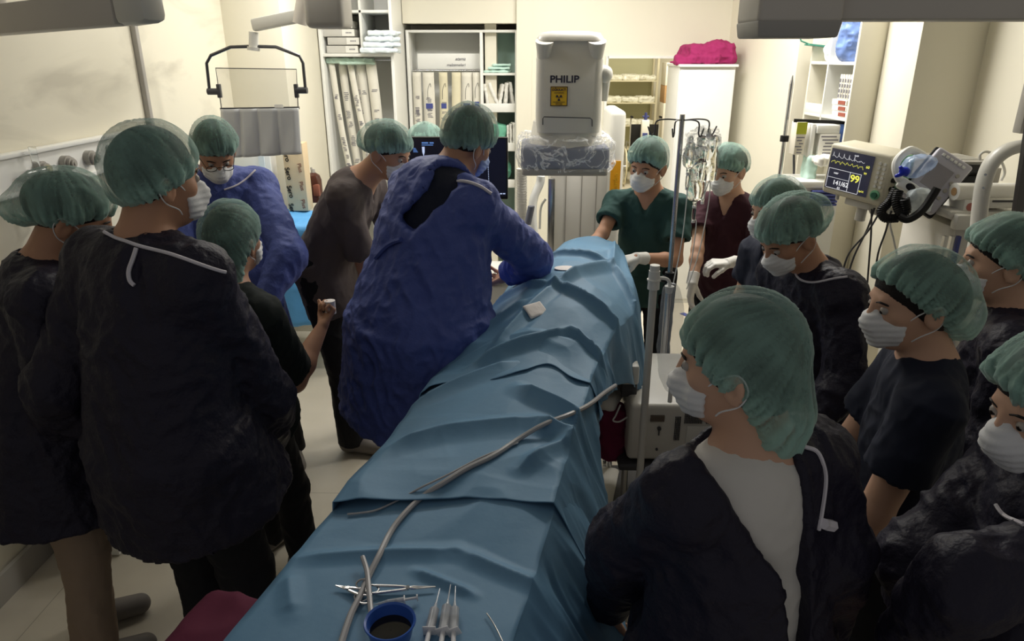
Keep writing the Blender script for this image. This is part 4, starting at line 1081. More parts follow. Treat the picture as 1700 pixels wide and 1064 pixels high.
# woman in dark green scrubs right of the detector
p8 = person('person in dark green V-neck scrubs reaching both arms to the draped patient, white glove', at(1074, 274, 3.72), 1.62, 238, 16, 6, tyaw=250,
       top='scrub', topm=M_green, res=.0058, hairlow=.008, skin=M_skin, fit=.98, lean=6, sleeve=.62, gloves=(1,), hs=1.02,
       capbags=[((-.012, 0, .050), (.108, .094, .080)), ((-.060, -.01, .010), (.095, .096, .095))], capcut=((.092, .060), (-.10, -.075)),
       arms={-1: dict(elbow=at(1000, 388, 3.70), wrist=at(962, 436, 3.55), dir=(-.3, -.3, -.6)), 1: dict(elbow=at(1122, 432, 3.60), wrist=at(1058, 428, 3.45), dir=(-1, -.25, -.2), palm=(0, .3, -1))},
       hand_kw={1: dict(curl=(35, 40, 30)), -1: dict(curl=(20, 25, 20))})
# woman in maroon scrubs
p9 = person('person in maroon V-neck scrubs with white gloves standing by the hanging drip bags', at(1206, 282, 3.95), 1.60, 228, 18, 0, tyaw=240,
       top='scrub', topm=M_maroon, res=.0058, skin=M_skin2, gloves=(1, -1), sleeve=.6,
       capbags=[((-.012, 0, .048), (.108, .094, .082)), ((-.065, 0, .015), (.095, .098, .092))], capcut=((.095, .055), (-.12, -.07)),
       arms={1: dict(elbow=at(1262, 425, 3.75), wrist=at(1208, 437, 3.62), dir=(-1, -.2, .05), palm=(0, .2, -1)), -1: dict(elbow=at(1158, 415, 3.85), wrist=at(1150, 470, 3.72), dir=(-.1, -.1, -1))},
       hand_kw={1: dict(curl=(30, 45, 30)), -1: dict(curl=(12, 15, 12))})
person('masked person in navy scrubs half hidden behind the leaning person in dark gown', at(1285, 348, 3.08), 1.58, 205, 12, 0, tyaw=205,
       top='scrub', topm=M_navy, res=.0065, skin=M_skin2,
       capbags=[((-.012, 0, .048), (.108, .094, .086)), ((-.055, 0, .025), (.098, .098, .090))], capcut=((.095, .05), (-.10, -.05)))
person('masked person in dark gown with white neck binding leaning forward, cap puffed at the nape', at(1308, 392, 2.55), 1.64, 204, 34, 0, tyaw=200,
       top='gown', topm=M_gownblk, res=.006, hem=.5, fit=1.02, wr=.008, skin=M_skin, lean=14,
       capbags=[((-.015, 0, .048), (.110, .096, .092)), ((-.060, 0, .030), (.104, .102, .098)), ((-.145, 0, .012), (.050, .070, .055))], capcut=((.098, .05), (-.11, -.035)),
       arms={1: dict(elbow=at(1400, 640, 2.35), wrist=at(1330, 720, 2.3)), -1: dict(elbow=at(1270, 560, 2.75), wrist=at(1240, 620, 2.6))},
       binding=[('neck_binding', .004, None, [(1316, 448), (1330, 465), (1354, 469), (1385, 463), (1407, 460)])])
person('person in navy scrubs turned to the left with bare forearm, large green cap, white mask', at(1512, 500, 1.78), 1.66, 182, 12, 0, tyaw=160,
       top='scrub', topm=M_navy, res=.0055, skin=M_skin2, hs=1.0, fit=1.05, vneck=False, sleeve=.62, armf=1.25,
       capbags=[((-.020, 0, .045), (.112, .100, .094)), ((-.060, 0, .000), (.104, .102, .108))], capcut=((.082, .085), (-.110, -.120)), sag=[((-.115, 0, -.060), (.060, .072, .066))], hairlow=.012,
       arms={1: dict(elbow=at(1452, 850, 1.62), wrist=at(1395, 905, 1.72)), -1: dict(elbow=at(1400, 745, 2.0), wrist=at(1370, 800, 1.9))})
person('person in black gown at right edge behind the navy-scrubbed neighbour, ear and mask loops showing', at(1664, 432, 2.12), 1.68, 158, 8, 0, tyaw=150,
       top='gown', topm=M_gownblk, res=.0065, skin=M_skin2, wr=.007,
       capbags=[((-.012, 0, .048), (.112, .098, .088)), ((-.060, 0, .015), (.108, .104, .104))], capcut=((.090, .07), (-.12, -.09)))
# foreground person, gown open at the back over a white shirt
def p14_open(i):
    F = i['F']; q = lambda px, py: at(px, py, i['nb'][1] - .12)
    return [capsule(q(1262, 752), q(1285, 830), .092, .078, (F, .5)), capsule(q(1285, 830), q(1312, 930), .078, .040, (F, .5)), capsule(q(1312, 930), q(1318, 1100), .040, .030, (F, .5))]
p14 = person('person seen from behind, black gown open down the back over a white shirt', at(1222, 602, 1.24), 1.66, 152, 10, 0, tyaw=116,
       top='gown', topm=M_gownblk, res=.005, cres=.005, skin=M_skin2, fit=1.12, hem=.55, wr=.008, backopen=p14_open, inner=M_tshirt, shw=.95, neckback=.02, flare=1.1,
       capbags=[((-.018, 0, .045), (.106, .090, .097)), ((-.040, 0, -.010), (.088, .090, .120))], capcut=((.092, .055), (-.105, -.120)), sag=[((-.072, 0, -.100), (.058, .078, .098))],
       arms={1: dict(elbow=at(1040, 900, 1.28), wrist=at(1010, 1010, 1.45)), -1: dict(elbow=at(1378, 905, 1.20), wrist=at(1370, 1050, 1.38))},
       binding=[('neck_binding', .004, None, [(1334, 742), (1357, 752), (1369, 790), (1364, 840), (1357, 878)]), ('neck_binding', .0025, None, [(1159, 749), (1187, 783), (1215, 812)]), ('gown_tab', .011, None, [(1360, 866), (1368, 868), (1378, 869)])])
p15 = person('person cut off at bottom right corner in crumpled dark gown, mint cap and white mask', at(1745, 672, 1.20), 1.60, 190, 16, 0, tyaw=172,
       top='gown', topm=M_gownblk, res=.006, skin=M_skin2, wr=.010, fit=1.0, capamp=1.8,
       capbags=[((-.012, 0, .048), (.110, .096, .092)), ((-.055, 0, .025), (.100, .100, .095))], capcut=((.090, .06), (-.10, -.05)),
       arms={1: dict(elbow=at(1600, 960, 1.02), wrist=at(1490, 1080, 1.15)), -1: dict(elbow=at(1520, 925, 1.30), wrist=at(1540, 1080, 1.30), dir=(0, .2, -1))},
       binding=[('neck_binding', .004, None, [(1655, 838), (1668, 855), (1700, 873)])])
# ------------------------------------------------------------------ C-arm x-ray machine
M_carm = mat('carm_enamel', srgb(206, 203, 194), .35, noise=.015)
M_det = mat('detector_blue_grey', srgb(128, 132, 146), .4)
M_film2 = mat('crumpled_clear_cover', (.96, .97, .98), .14, alpha=.24, spec=1.0, bump=1.0, bscale=22, bdist=.012)
# crumpled film: whitish noise streaks in the opacity stand in for highlights
_nt = M_film2.node_tree; _tc = _nt.nodes.new('ShaderNodeTexCoord'); _n = _nt.nodes.new('ShaderNodeTexNoise'); _n.inputs['Scale'].default_value = 9; _n.inputs['Detail'].default_value = 6; _n.inputs['Distortion'].default_value = 1.6
_rp = _nt.nodes.new('ShaderNodeValToRGB'); _e = _rp.color_ramp.elements; _e[0].position = .45; _e[0].color = (.07, .07, .07, 1); _e[1].position = .50; _e[1].color = (.75, .75, .75, 1); _x = _rp.color_ramp.elements.new(.56); _x.color = (.10, .10, .10, 1)
_nt.links.new(_tc.outputs['Object'], _n.inputs['Vector']); _nt.links.new(_n.outputs['Fac'], _rp.inputs[0]); _nt.links.new(_rp.outputs[0], _nt.nodes['Principled BSDF'].inputs['Alpha'])
M_yel = mat('sign_yellow', srgb(222, 178, 44), .6)
M_oran = mat('orange_yellow_panel', srgb(226, 160, 30), .55)
M_ltr = mat('dark_lettering', srgb(52, 50, 66), .6)
Y = 4.1
c = at(945, 200, Y)
t = T_('xray_c_arm', 'tall white x-ray C-arm with flat detector wrapped in clear film over the patient', 'x-ray machine', (.25, 4.6, 0)); o_ = wrt(t)
cx = .215
zb, zt = at(940, 205, Y)[2], at(940, 58, Y)[2]
m = MB()
# rounded tower, slightly wider at the top
def rrect(w, d, r, n=6):
    out = []
    for (sx, sy, a0) in ((1, 1, 0), (-1, 1, 90), (-1, -1, 180), (1, -1, 270)):
        for k in range(n + 1):
            a = math.radians(a0 + 90 * k / n); out.append((sx * (w / 2 - r) + r * math.cos(a), sy * (d / 2 - r) + r * math.sin(a)))
    return out
def loft(m, secs, cx, cy):
    bm = m.bm; rings = []
    for (w, d, r, z) in secs: rings.append([bm.verts.new((cx + x, cy + y, z)) for x, y in rrect(w, d, r)])
    for a, b in zip(rings, rings[1:]):
        n = len(a)
        for k in range(n): bm.faces.new((a[k], a[(k + 1) % n], b[(k + 1) % n], b[k]))
    bm.faces.new(rings[0][::-1]); bm.faces.new(rings[-1]); return m
hw_ = .365
loft(m, [(hw_ * .97, .36, .05, zb - .05), (hw_, .37, .05, zb + .02), (hw_, .37, .05, zt - .12), (hw_ * .985, .36, .06, zt - .115), (hw_ * .985, .36, .06, zt - .03)], cx, Y + .17)
m.build('tower', M_carm, t, o_, ang=50)
m = MB(); loft(m, [(hw_ * 1.0, .38, .06, zt - .03), (hw_ * .99, .37, .06, zt - .015), (hw_ * .90, .33, .08, zt + .012), (hw_ * .6, .2, .09, zt + .022)], cx, Y + .17); m.build('tower_cap', M_carm, t, o_, ang=60)
for sd in (-1, 1):
    m = MB(); m.cyl((cx + sd * .14, Y - .01, zt - .03), (cx + sd * .14, Y + .03, zt - .13), .05, .035); m.build('corner_pocket', M_carm, t, o_)
m = MB(); m.sph((cx + .195, Y + .06, zt - .20), (.045, .05, .048), 18); m.cyl((cx + .20, Y + .08, zt - .22), (cx + .20, Y + .10, zt - .34), .03, .022); m.build('side_knob', M_plastic, t, o_)
m = MB(); m.tube([at(901, 207, Y - .01), at(901, 197, Y - .03), at(903, 194, Y - .035), at(980, 196, Y - .035), at(983, 199, Y - .03), at(983, 210, Y - .01)], .003, 6); m.build('front_handle', M_dgrey, t, o_)
text('PHILIP', .052, M_ltr, t, (0, 0, 0), (math.radians(90), 0, 0), name='maker_lettering', bold=.0012, xs=1.12).location = Vector(at(937, 132, Y - .016)) - t.location
sc_ = at(928, 160, Y - .018)
m = MB(); m.box(sc_, (.094, .003, .104)); sg = m.build('warning_sign', M_yel, t, o_)
m = MB()
for (ax, az, w_, h_) in ((0, .049, .094, .004), (0, -.049, .094, .004), (-.045, 0, .004, .1), (.045, 0, .004, .1)): m.box((sc_[0] + ax, sc_[1] - .002, sc_[2] + az), (w_, .001, h_))
m.build('sign_border', M_ltr, sg)
text('DİKKAT!', .019, M_ltr, sg, (sc_[0], sc_[1] - .0025, sc_[2] + .034), (math.radians(90), 0, 0), bold=.0006)
text('RADYASYON', .009, M_ltr, sg, (sc_[0], sc_[1] - .0025, sc_[2] + .018), (math.radians(90), 0, 0))
text('KONTROLLÜ ALAN', .0075, M_ltr, sg, (sc_[0], sc_[1] - .0025, sc_[2] - .030), (math.radians(90), 0, 0))
text('GİRİLMEZ', .0085, M_ltr, sg, (sc_[0], sc_[1] - .0025, sc_[2] - .040), (math.radians(90), 0, 0))
m = MB()
for a0 in (-30, 90, 210):
    pts = [(0.005 * math.cos(math.radians(a)), .005 * math.sin(math.radians(a))) for a in (a0 + 25, a0, a0 - 25)] + [(.018 * math.cos(math.radians(a)), .018 * math.sin(math.radians(a))) for a in (a0 - 28, a0 - 10, a0 + 10, a0 + 28)]
    m.prism([(p[0], -p[1]) for p in pts], .001, Matrix.Translation((sc_[0], sc_[1] - .003, sc_[2] - .006)) @ Matrix.Rotation(math.radians(90), 4, 'X'))
m.cyl((sc_[0], sc_[1] - .003, sc_[2] - .006), (sc_[0], sc_[1] - .002, sc_[2] - .006), .003); m.build('radiation_trefoil', M_ltr, sg)
# collar and flat detector
zc = at(940, 215, Y)[2]; zd0, zd1 = at(940, 288, Y)[2], at(940, 243, Y)[2]
m = MB(); m.lathe([(.001, zc + .05), (.165, zc + .05), (.195, zc + .03), (.212, zc - .06), (.225, zd1 - .01), (.001, zd1 - .01)], (cx, Y + .2, 0), 48); m.build('collar', M_carm, t, o_)
m = MB(); m.box((cx - .015, Y + .2, (zd0 + zd1) / 2 + .012), (.50, .46, (zd1 - zd0) * .85), bev=.022, seg=3); m.build('detector', M_det, t, o_)
m = MB(); m.box((cx - .015, Y + .2, zd0 + .010), (.49, .45, .045), bev=.016, seg=3); m.build('detector_base', M_grey, t, o_)
V, F = sculpt([(rbox((cx - .01, Y + .2, (zd0 + zd1) / 2 + .03), (.272, .25, (zd1 - zd0) * .60), rd=.05), .02)], .009)
V = V + vnormals(V, F) * (.009 * ridged(V * 11, 3) + .006 * ridged(V * 24, 5))[:, None]; mesh_obj('clear_cover', V, F, M_film2, t, True, o_)
# the C, running behind and below
m = MB(); arc = []
for a in np.linspace(math.radians(75), math.radians(-75), 26): arc.append((cx + .02, Y + .35 + .62 * math.cos(a) - .1, 1.02 + .80 * math.sin(a)))
bm = m.bm; rings = []
for p in arc:
    rings.append(p)
for p, q in zip(arc, arc[1:]): m.bar(p, q, .10, .09)
m.build('c_arc', M_carm, t, o_)
m = MB(); m.lathe([(.001, .26), (.14, .26), (.16, .30), (.16, .40), (.001, .42)], (cx, Y + .2, 0)); m.build('tube_head', M_carm, t, o_)
# main stand with grooved front, rounded head, yellow panel
x0, x1 = at(912, 350, 4.78)[0], at(1008, 350, 4.78)[0]
m = MB(); m.box(((x0 + x1) / 2, 5.04, .70), (x1 - x0, .5, 1.4), bev=.012); m.build('column', M_carm, t, o_)
m = MB()
for k in (.28, .55, .8): m.box((x0 + (x1 - x0) * k, 4.788, .68), (.006, .006, 1.3))
m.build('column_groove', M_grey, t, o_)
x2 = at(1029, 350, 4.7)[0]
zt2 = at(1015, 183, 4.7)[2]
m = MB(); m.box(((x1 + x2) / 2 + .0, 4.95, zt2 / 2), (x2 - x1 + .02, .52, zt2), bev=.035, seg=4); m.build('side_column', M_plastic, t, o_)
za, zb2 = at(1016, 267, 4.69)[2], at(1016, 338, 4.69)[2]
m = MB(); m.box(((x1 + x2) / 2 - .006, 4.688, (za + zb2) / 2), (x2 - x1 - .01, .006, za - zb2)); g = m.build('yellow_panel', M_oran, t, o_)
text('Cardio', .045, M_yel, g, ((x1 + x2) / 2, 4.683, (za + zb2) / 2), (math.radians(90), math.radians(-90), 0))
m = MB(); m.bar(at(916, 296, 4.70), at(914, 420, 4.70), .035, .045, .006); m.build('steel_strut', M_steel, t, o_)
m = MB()
p0, p1 = at(866, 280, 4.75), at(866, 420, 4.75)
for k in range(34):
    q0 = np.array(p0) * (1 - k / 34) + np.array(p1) * k / 34; q1 = np.array(p0) * (1 - (k + .6) / 34) + np.array(p1) * (k + .6) / 34; m.cyl(q0, q1, .036, n=16)
m.cyl(p0, p1, .033); m.build('corrugated_hose', M_carm, t, o_)
m = MB(); m.tube([at(898, 292, 4.72), at(896, 305, 4.72), at(886, 330, 4.70), at(884, 360, 4.68), at(888, 400, 4.66), at(892, 440, 4.66)], .028, 12, smooth=6); m.build('cable_hose', M_white, t, o_)
m = MB(); m.tube([at(906, 330, 4.74), at(898, 345, 4.74), at(896, 380, 4.74)], .008, 8, smooth=5); m.build('cable', M_white, t, o_)
m = MB(); m.cyl(at(882, 343, 4.45), at(876, 372, 4.45), .022); m.sph(at(882, 343, 4.45), (.022, .022, .008)); m.build('grip', M_det, t, o_)
m = MB(); m.box((.32, 4.7, .09), (.6, 1.0, .14), bev=.04); m.build('base', M_carm, t, o_)
for sx in (-1, 1):
    for sy in (-1, 1):
        m = MB(); m.cyl((.32 + sx * .25 - .02, 4.7 + sy * .42, .05), (.32 + sx * .25 + .02, 4.7 + sy * .42, .05), .05); m.build('wheel', M_rubber, t, o_)

# ------------------------------------------------------------------ big black display
Y = 4.35
pL, pR = at(672, 229, Y), at(843, 228, Y); pB = at(843, 331, Y)
t = T_('medical_monitor', 'large black display on a cart between the surgeon and the niche cabinet', 'monitor', ((pL[0] + pR[0]) / 2, Y + .1, 0)); o_ = wrt(t)
mx_, mz = (pL[0] + pR[0]) / 2, (pR[2] + pB[2]) / 2; mw, mh = pR[0] - pL[0], pR[2] - pB[2]
M_scr = mat('dark_screen', srgb(16, 17, 26), .25, emit=srgb(20, 22, 34), es=.5)
M_gw = mat('screen_glow_white', (.3, .35, .5), .5, emit=srgb(190, 205, 240), es=.9)
M_gb = mat('screen_glow_blue', (.1, .2, .4), .5, emit=srgb(90, 130, 200), es=.7)
m = MB(); m.box((mx_, Y + .022, mz), (mw, .045, mh), bev=.006); m.build('housing', M_black, t, o_)
m = MB(); m.box((mx_, Y - .001, mz + .005), (mw - .022, .002, mh - .03)); s_ = m.build('screen', M_scr, t, o_)
def spx(px, py): return at(px, py, Y - .004)
m = MB()
for (a, b, y0, y1) in ((700, 711, 236, 238.4), (713, 720, 236, 238.4), (700, 719, 240, 241.5)):
    p, q = spx(a, y0), spx(b, y1); m.box(((p[0] + q[0]) / 2, p[1], (p[2] + q[2]) / 2), (abs(q[0] - p[0]), .001, abs(p[2] - q[2])))
for k in range(5):
    p = spx(686, 246 + k * 1.6); q = spx(690 + k, 247 + k * 1.6); m.box(((p[0] + q[0]) / 2, p[1], p[2]), (abs(q[0] - p[0]), .001, .003))
m.build('status_lines', M_gb, s_)
m = MB(); p = spx(703, 251); m.prism([(-.008, .026), (.008, .026), (.007, -.005), (0, -.03), (-.007, -.005)], .001, Matrix.Translation(p) @ Matrix.Rotation(math.radians(90), 4, 'X')); m.build('bright_wedge', M_gw, s_)
m = MB()
for k in range(12): p = spx(810 + .15 * k, 268 + k * 3.2); m.box(p, (.004, .001, .005 + .004 * (k == 3)))
for a in (826, 832, 837): p = spx(a, 321.5); m.box(p, (.014, .001, .006))
m.build('scale_marks', M_gw, s_)
m = MB(); m.box((mx_, Y + .06, mz - .02), (.2, .05, .2)); m.cyl((mx_, Y + .10, mz), (mx_, Y + .10, .72), .03); m.build('stand_post', M_plastic, t, o_)
m = MB(); m.box((mx_ + .05, Y + .18, .70), (.62, .40, .04), bev=.01); m.box((mx_ + .05, Y + .18, .12), (.62, .40, .05), bev=.01); m.box((mx_ + .05, Y + .18, .4), (.58, .36, .5), bev=.01); m.build('cart', M_white, t, o_)

# ------------------------------------------------------------------ right-hand shelf and its goods
A0, A1 = at(1428, 60, 4.42), at(1346, 95, 4.98)
t = T_('side_shelf_unit', 'white shelf unit on the right wall with clear blue bags and cartons', 'shelf unit', (1.9, 4.7, 0)); o_ = wrt(t)
dirv = A(A1[0] - A0[0], A1[1] - A0[1], 0); SL = np.linalg.norm(dirv); dirv /= SL; nin = A(dirv[1], -dirv[0], 0); ang = math.atan2(dirv[1], dirv[0])
def sb(m, u0, u1, d0, d1, z0, z1, bev=.0015):
    c = A(A0[0], A0[1], 0) + dirv * (u0 + u1) / 2 + nin * (d0 + d1) / 2
    return m.box((c[0], c[1], (z0 + z1) / 2), (u1 - u0, d1 - d0, z1 - z0), rot=(0, 0, ang), bev=bev)
D = .20
m = MB(); sb(m, 0, .018, 0, D, .0, 2.7); sb(m, SL - .018, SL, 0, D, 1.15, 2.7); sb(m, 0, SL, D - .01, D, 1.15, 2.7); m.build('carcass', M_wall, t, o_)
m = MB(); sb(m, SL * .56, SL * .56 + .015, 0, D, 1.55, 2.7); m.build('divider', M_white, t, o_)
zsh = [at(1428, 103, 4.42)[2], at(1415, 197, 4.42)[2], 1.50, 1.24]
for z in zsh:
    m = MB(); sb(m, .018, SL - .018, 0, D - .01, z - .018, z); m.build('shelf', M_white, t, o_)
m = MB(); sb(m, SL * .58, SL - .018, 0, .012, zsh[1], zsh[1] + .06); m.build('cubby_lip', M_white, t, o_)
def gpt(u, d, z): c = A(A0[0], A0[1], 0) + dirv * u + nin * d; return A(c[0], c[1], z)
M_bag = mat('clear_blue_bag', srgb(120, 150, 214), .2, alpha=.75, bump=.8, bscale=16, bdist=.01, noise=.5, nscale=9)
lump('plastic_bag', 'clear bag stuffed with blue and white things on the top right shelf', 'bag', [(ell(gpt(.16, .09, zsh[0] + .15), (.11, .09, .17)), .02), (ell(gpt(.17, .08, zsh[0] + .07), (.10, .085, .07)), .03)], M_bag, .012, 14)
lump('plastic_bag', 'small clear crumpled bag above the far end of the right shelf', 'bag', [(ell(gpt(.40, .08, zsh[0] + .07), (.07, .06, .07)), .02)], M_film, .010, 16)
R_s = rotm(math.degrees(ang))
for i in range(3):
    z = zsh[1] + .001 + i * .034; t = T_('flat_box', ['bottom', 'middle', 'top'][i] + ' white flat box in the pile on the right wall shelf', 'box', gpt(.12, .09, z), 'flat boxes on the right shelf'); o_ = wrt(t)
    m = MB(); c = gpt(.12 + .01 * i, .08, z + .016); m.box(c, (.17, .14, .032), rot=(0, 0, ang), bev=.002); m.build('box', M_paper, t, o_)
    m = MB(); c = gpt(.085 + .01 * i, .008, z + .016); m.box(c, (.08, .003, .022), rot=(0, 0, ang)); m.build('red_print', mat('brick_red_print', srgb(150, 82, 66), .7), t, o_)
for i in range(5):
    t = T_('booklet', 'thin upright white packet in the row on the right wall shelf', 'packet', gpt(.06 + i * .03, .09, zsh[1] + .104), 'upright packets on the right shelf'); o_ = wrt(t)
    c = gpt(.065 + i * .03, .09, zsh[1] + .104 + .07); m = MB(); m.box(c, (.022, .13, .14), rot=(0, 0, ang), bev=.002); m.build('packet', M_pack if i % 2 else M_paper, t, o_)
    m = MB()
    for k in range(4): m.box(gpt(.065 + i * .03, .023, zsh[1] + .12 + k * .03), (.012, .002, .02), rot=(0, 0, ang))
    m.build('print', M_ink, t, o_)
# things hung and stood below the shelf
Yb = 4.36
def pbox(name, label, cat, px0, py0, px1, py1, y, dep, mt, group=None, extra=None, bev=.004):
    a, b = at(px0, py1, y), at(px1, py0, y); cx_ = (a[0] + b[0]) / 2
    t = T_(name, label, cat, (cx_, y + dep / 2, a[2]), group); o_ = wrt(t)
    m = MB(); m.box((cx_, y + dep / 2, (a[2] + b[2]) / 2), (b[0] - a[0], dep, b[2] - a[2]), bev=bev); m.build('body', mt, t, o_)
    return t, o_, (a[0], b[0], a[2], b[2])
M_lime = mat('lime_card', srgb(170, 176, 50), .6)
def prints(t, o_, r, y, n=7, seed=1, mt=None):
    rs = random.Random(seed); m = MB()
    for k in range(n):
        z = r[2] + (r[3] - r[2]) * (k + .7) / (n + .6); w_ = (r[1] - r[0]) * rs.uniform(.4, .8); m.box(((r[0] + r[1]) / 2 + rs.uniform(-.01, .01), y - .0015, z), (w_, .001, (r[3] - r[2]) * .35 / n))
    m.build('print', mt or M_ink, t, o_)
t, o_, r = pbox('wall_rack', 'white wall rack with flat holders under the right shelf', 'rack', 1312, 296, 1414, 302, 4.5, .16, M_white)
m = MB(); m.bar(at(1318, 200, 4.5), at(1414, 204, 4.5), .008, .02); m.build('top_bar', M_rubber, t, o_)
m = MB(); m.bar(at(1318, 200, 4.66), at(1318, 300, 4.66), .012, .012); m.bar(at(1412, 204, 4.66), at(1412, 300, 4.66), .012, .012); m.build('post', M_dgrey, t, o_)
t, o_, r = pbox('carton', 'printed carton with lime green top under the right shelf', 'carton', 1317, 203, 1341, 257, 4.48, .10, M_cardw); prints(t, o_, (r[0], r[1], r[2], r[2] + (r[3] - r[2]) * .62), 4.48, 6, 3)
m = MB(); m.box(((r[0] + r[1]) / 2, 4.479, r[3] - .035), (r[1] - r[0], .004, .07)); m.build('lime_band', M_lime, t, o_)
t, o_, r = pbox('document_box', 'white plastic document holder beside the lime topped carton', 'holder', 1341, 206, 1356, 262, 4.47, .12, M_white)
t, o_, r = pbox('carton', 'white carton with printed front below the right shelf', 'carton', 1357, 222, 1396, 258, 4.46, .12, M_paper); prints(t, o_, r, 4.46, 6, 5)
t, o_, r = pbox('carton', 'plain white box lying on the printed carton below the right shelf', 'carton', 1356, 208, 1396, 221.7, 4.46, .12, M_white)
M_bb = mat('strong_blue_card', srgb(54, 96, 164), .6)
t, o_, r = pbox('folder', 'bright blue folder standing right of the white cartons', 'folder', 1396.5, 207, 1413, 250, 4.5, .08, M_bb)
lump('crumpled_paper', 'crumpled white papers in front of the white printed carton', 'paper', [(rbox(at(1375, 266, 4.42), (.085, .05, .02), rotm(10), rd=.01), .01)], M_paper, .012, 14)
lump('mint_pack', 'mint green soft pack left on the lower right side counter', 'pack', [(rbox(at(1343, 278, 4.5), (.03, .05, .075), rotm(5), rd=.02), .01)], M_mintcloth, .005, 16)
t, o_, r = pbox('side_counter', 'white side counter under the right wall shelf', 'counter', 1326, 302, 1402, 312, 4.34, .30, M_white)
m = MB(); m.box(((r[0] + r[1]) / 2, 4.50, r[2] / 2), (r[1] - r[0] - .02, .26, r[2])); m.build('side_panel', M_white, t, o_)
m = MB(); a_, b_ = at(1345, 342, 4.33), at(1392, 316, 4.33)
for k in range(5): z = a_[2] + (b_[2] - a_[2]) * (k + .5) / 5; m.box(((a_[0] + b_[0]) / 2, 4.34, z), (b_[0] - a_[0], .04, .014), bev=.004)
m.build('blue_folded_sheets', M_blue, t, o_)
# slim pole with clamp at right rear
t = T_('slim_pole', 'thin steel pole with black clamp beside the right shelf', 'pole', (at(1297, 290, 4.6)[0], 4.6, 0)); o_ = wrt(t)
x_ = at(1316, 125, 4.6); m = MB(); m.cyl((x_[0], 4.6, .05), (x_[0], 4.6, x_[2] - .05), .012); m.cyl((x_[0], 4.6, x_[2] - .05), (x_[0], 4.6, x_[2]), .012, .003); m.build('rod', M_steel, t, o_)
m = MB(); z_ = at(1305, 230, 4.6)[2]; m.cyl((x_[0], 4.6, z_ - .018), (x_[0], 4.6, z_ + .018), .026); m.build('clamp', M_rubber, t, o_)
m = MB()
for a in range(5):
    an = math.radians(a * 72); m.bar((x_[0], 4.6, .06), (x_[0] + .2 * math.cos(an), 4.6 + .2 * math.sin(an), .04), .02, .02); m.sph((x_[0] + .2 * math.cos(an), 4.6 + .2 * math.sin(an), .024), .023)
m.build('base', M_dgrey, t, o_)
t = T_('hanging_tray', 'small green tray fixed beside the top of the right shelf', 'tray', at(1340, 66, 4.95)); o_ = wrt(t)
m = MB(); m.tube([at(1328, 62, 4.95), at(1330, 68, 4.95), at(1345, 74, 4.95), at(1372, 77, 4.95)], .005, 6); m.bar(at(1340, 74, 4.95), at(1376, 78, 4.95), .10, .010); m.build('tray', mat('teal_plastic', srgb(60, 130, 110), .4), t, o_)

# ------------------------------------------------------------------ vital signs monitor
c = at(1420, 290, 3.45); TH = -55
t = T_('vital_signs_monitor', 'beige vital signs monitor reading 99 and 141/62 with green side panel', 'monitor', (c[0], c[1], c[2]), None); t.rotation_euler = (math.radians(2), math.radians(5), math.radians(TH)); t.scale = (1.12, 1.12, 1.12)
M_beige = mat('beige_plastic', srgb(206, 200, 178), .45); M_gs = mat('green_side_plate', srgb(120, 178, 140), .5)
W_, Hh, Dp = .285, .215, .17
m = MB(); m.box((0, Dp / 2, 0), (W_, Dp, Hh), bev=.014, seg=3); m.build('housing', M_beige, t)
m = MB(); m.box((-.030, -.002, .004), (.198, .005, .172), bev=.002); s_ = m.build('screen', mat('ecg_screen', srgb(34, 34, 44), .2, emit=srgb(52, 52, 66), es=.6), t)
M_ge = mat('ecg_white', (.5, .5, .5), .5, emit=srgb(215, 215, 220), es=.9); M_gy = mat('ecg_yellow', (.5, .5, .1), .5, emit=srgb(232, 228, 90), es=1.0)
rx = (math.radians(90), 0, 0)
text('99', .042, M_gy, s_, (.005, -.0055, -.018), rx, name='digits', bold=.0008)
text('141/62', .027, M_ge, s_, (-.055, -.0055, -.052), rx, name='digits', bold=.0005)
text('83', .014, M_ge, s_, (-.060, -.0055, -.072), rx, name='digits')
text('60', .016, M_gy, s_, (.050, -.0055, .042), rx, name='digits'); text('99', .013, M_gy, s_, (.045, -.0055, .014), rx, name='digits')
text('NIBP', .010, M_ge, s_, (-.085, -.0055, -.012), rx, name='digits'); text('SpO2', .010, M_gy, s_, (.045, -.0055, -.062), rx, name='digits'); text('16:09', .009, M_ge, s_, (-.01, -.0055, .078), rx, name='digits')
m = MB()
for (x, z, w_, h_) in ((-.070, .006, .105, .0016), (.006, .006, .05, .0016), (-.122, -.035, .0016, .082), (-.02, -.035, .0016, .082), (.030, -.035, .0016, .082), (-.045, -.078, .15, .0016), (-.07, -.032, .10, .0014)): m.box((x, -.0055, z), (w_, .001, h_))
m.build('frame_lines', M_ge, s_)
m = MB(); pts = []
for k in range(60):
    u = k / 59; pts.append((-.118 + .15 * u, -.006, .030 + .010 * abs(math.sin(u * 22)) + .003 * math.sin(u * 80)))
m.tube(pts, .0007, 4); m.build('pulse_wave', M_gy, s_)
m = MB(); pts = []
for k in range(80):
    u = k / 79; f_ = (u * 6) % 1; pts.append((-.118 + .15 * u, -.006, .058 + (.018 if .1 < f_ < .16 else (-.004 if .16 <= f_ < .2 else .003 * math.sin(f_ * 6)))))
m.tube(pts, .0007, 4); m.build('ecg_wave', M_ge, s_)
for r_ in range(6):
    for c_ in range(2):
        m = MB(); m.cyl((.096 + c_ * .022, 0, .068 - r_ * .019), (.096 + c_ * .022, -.004, .068 - r_ * .019), .0065, n=12); m.build('button', M_plastic, t)
m = MB(); m.cyl((.106, 0, -.062), (.106, -.006, -.062), .020, n=24); g = m.build('dial', M_gs, t)
m = MB(); m.cyl((.106, -.006, -.062), (.106, -.014, -.062), .012, n=24); m.build('dial_knob', mat('dark_green_knob', srgb(50, 100, 76), .4), g)
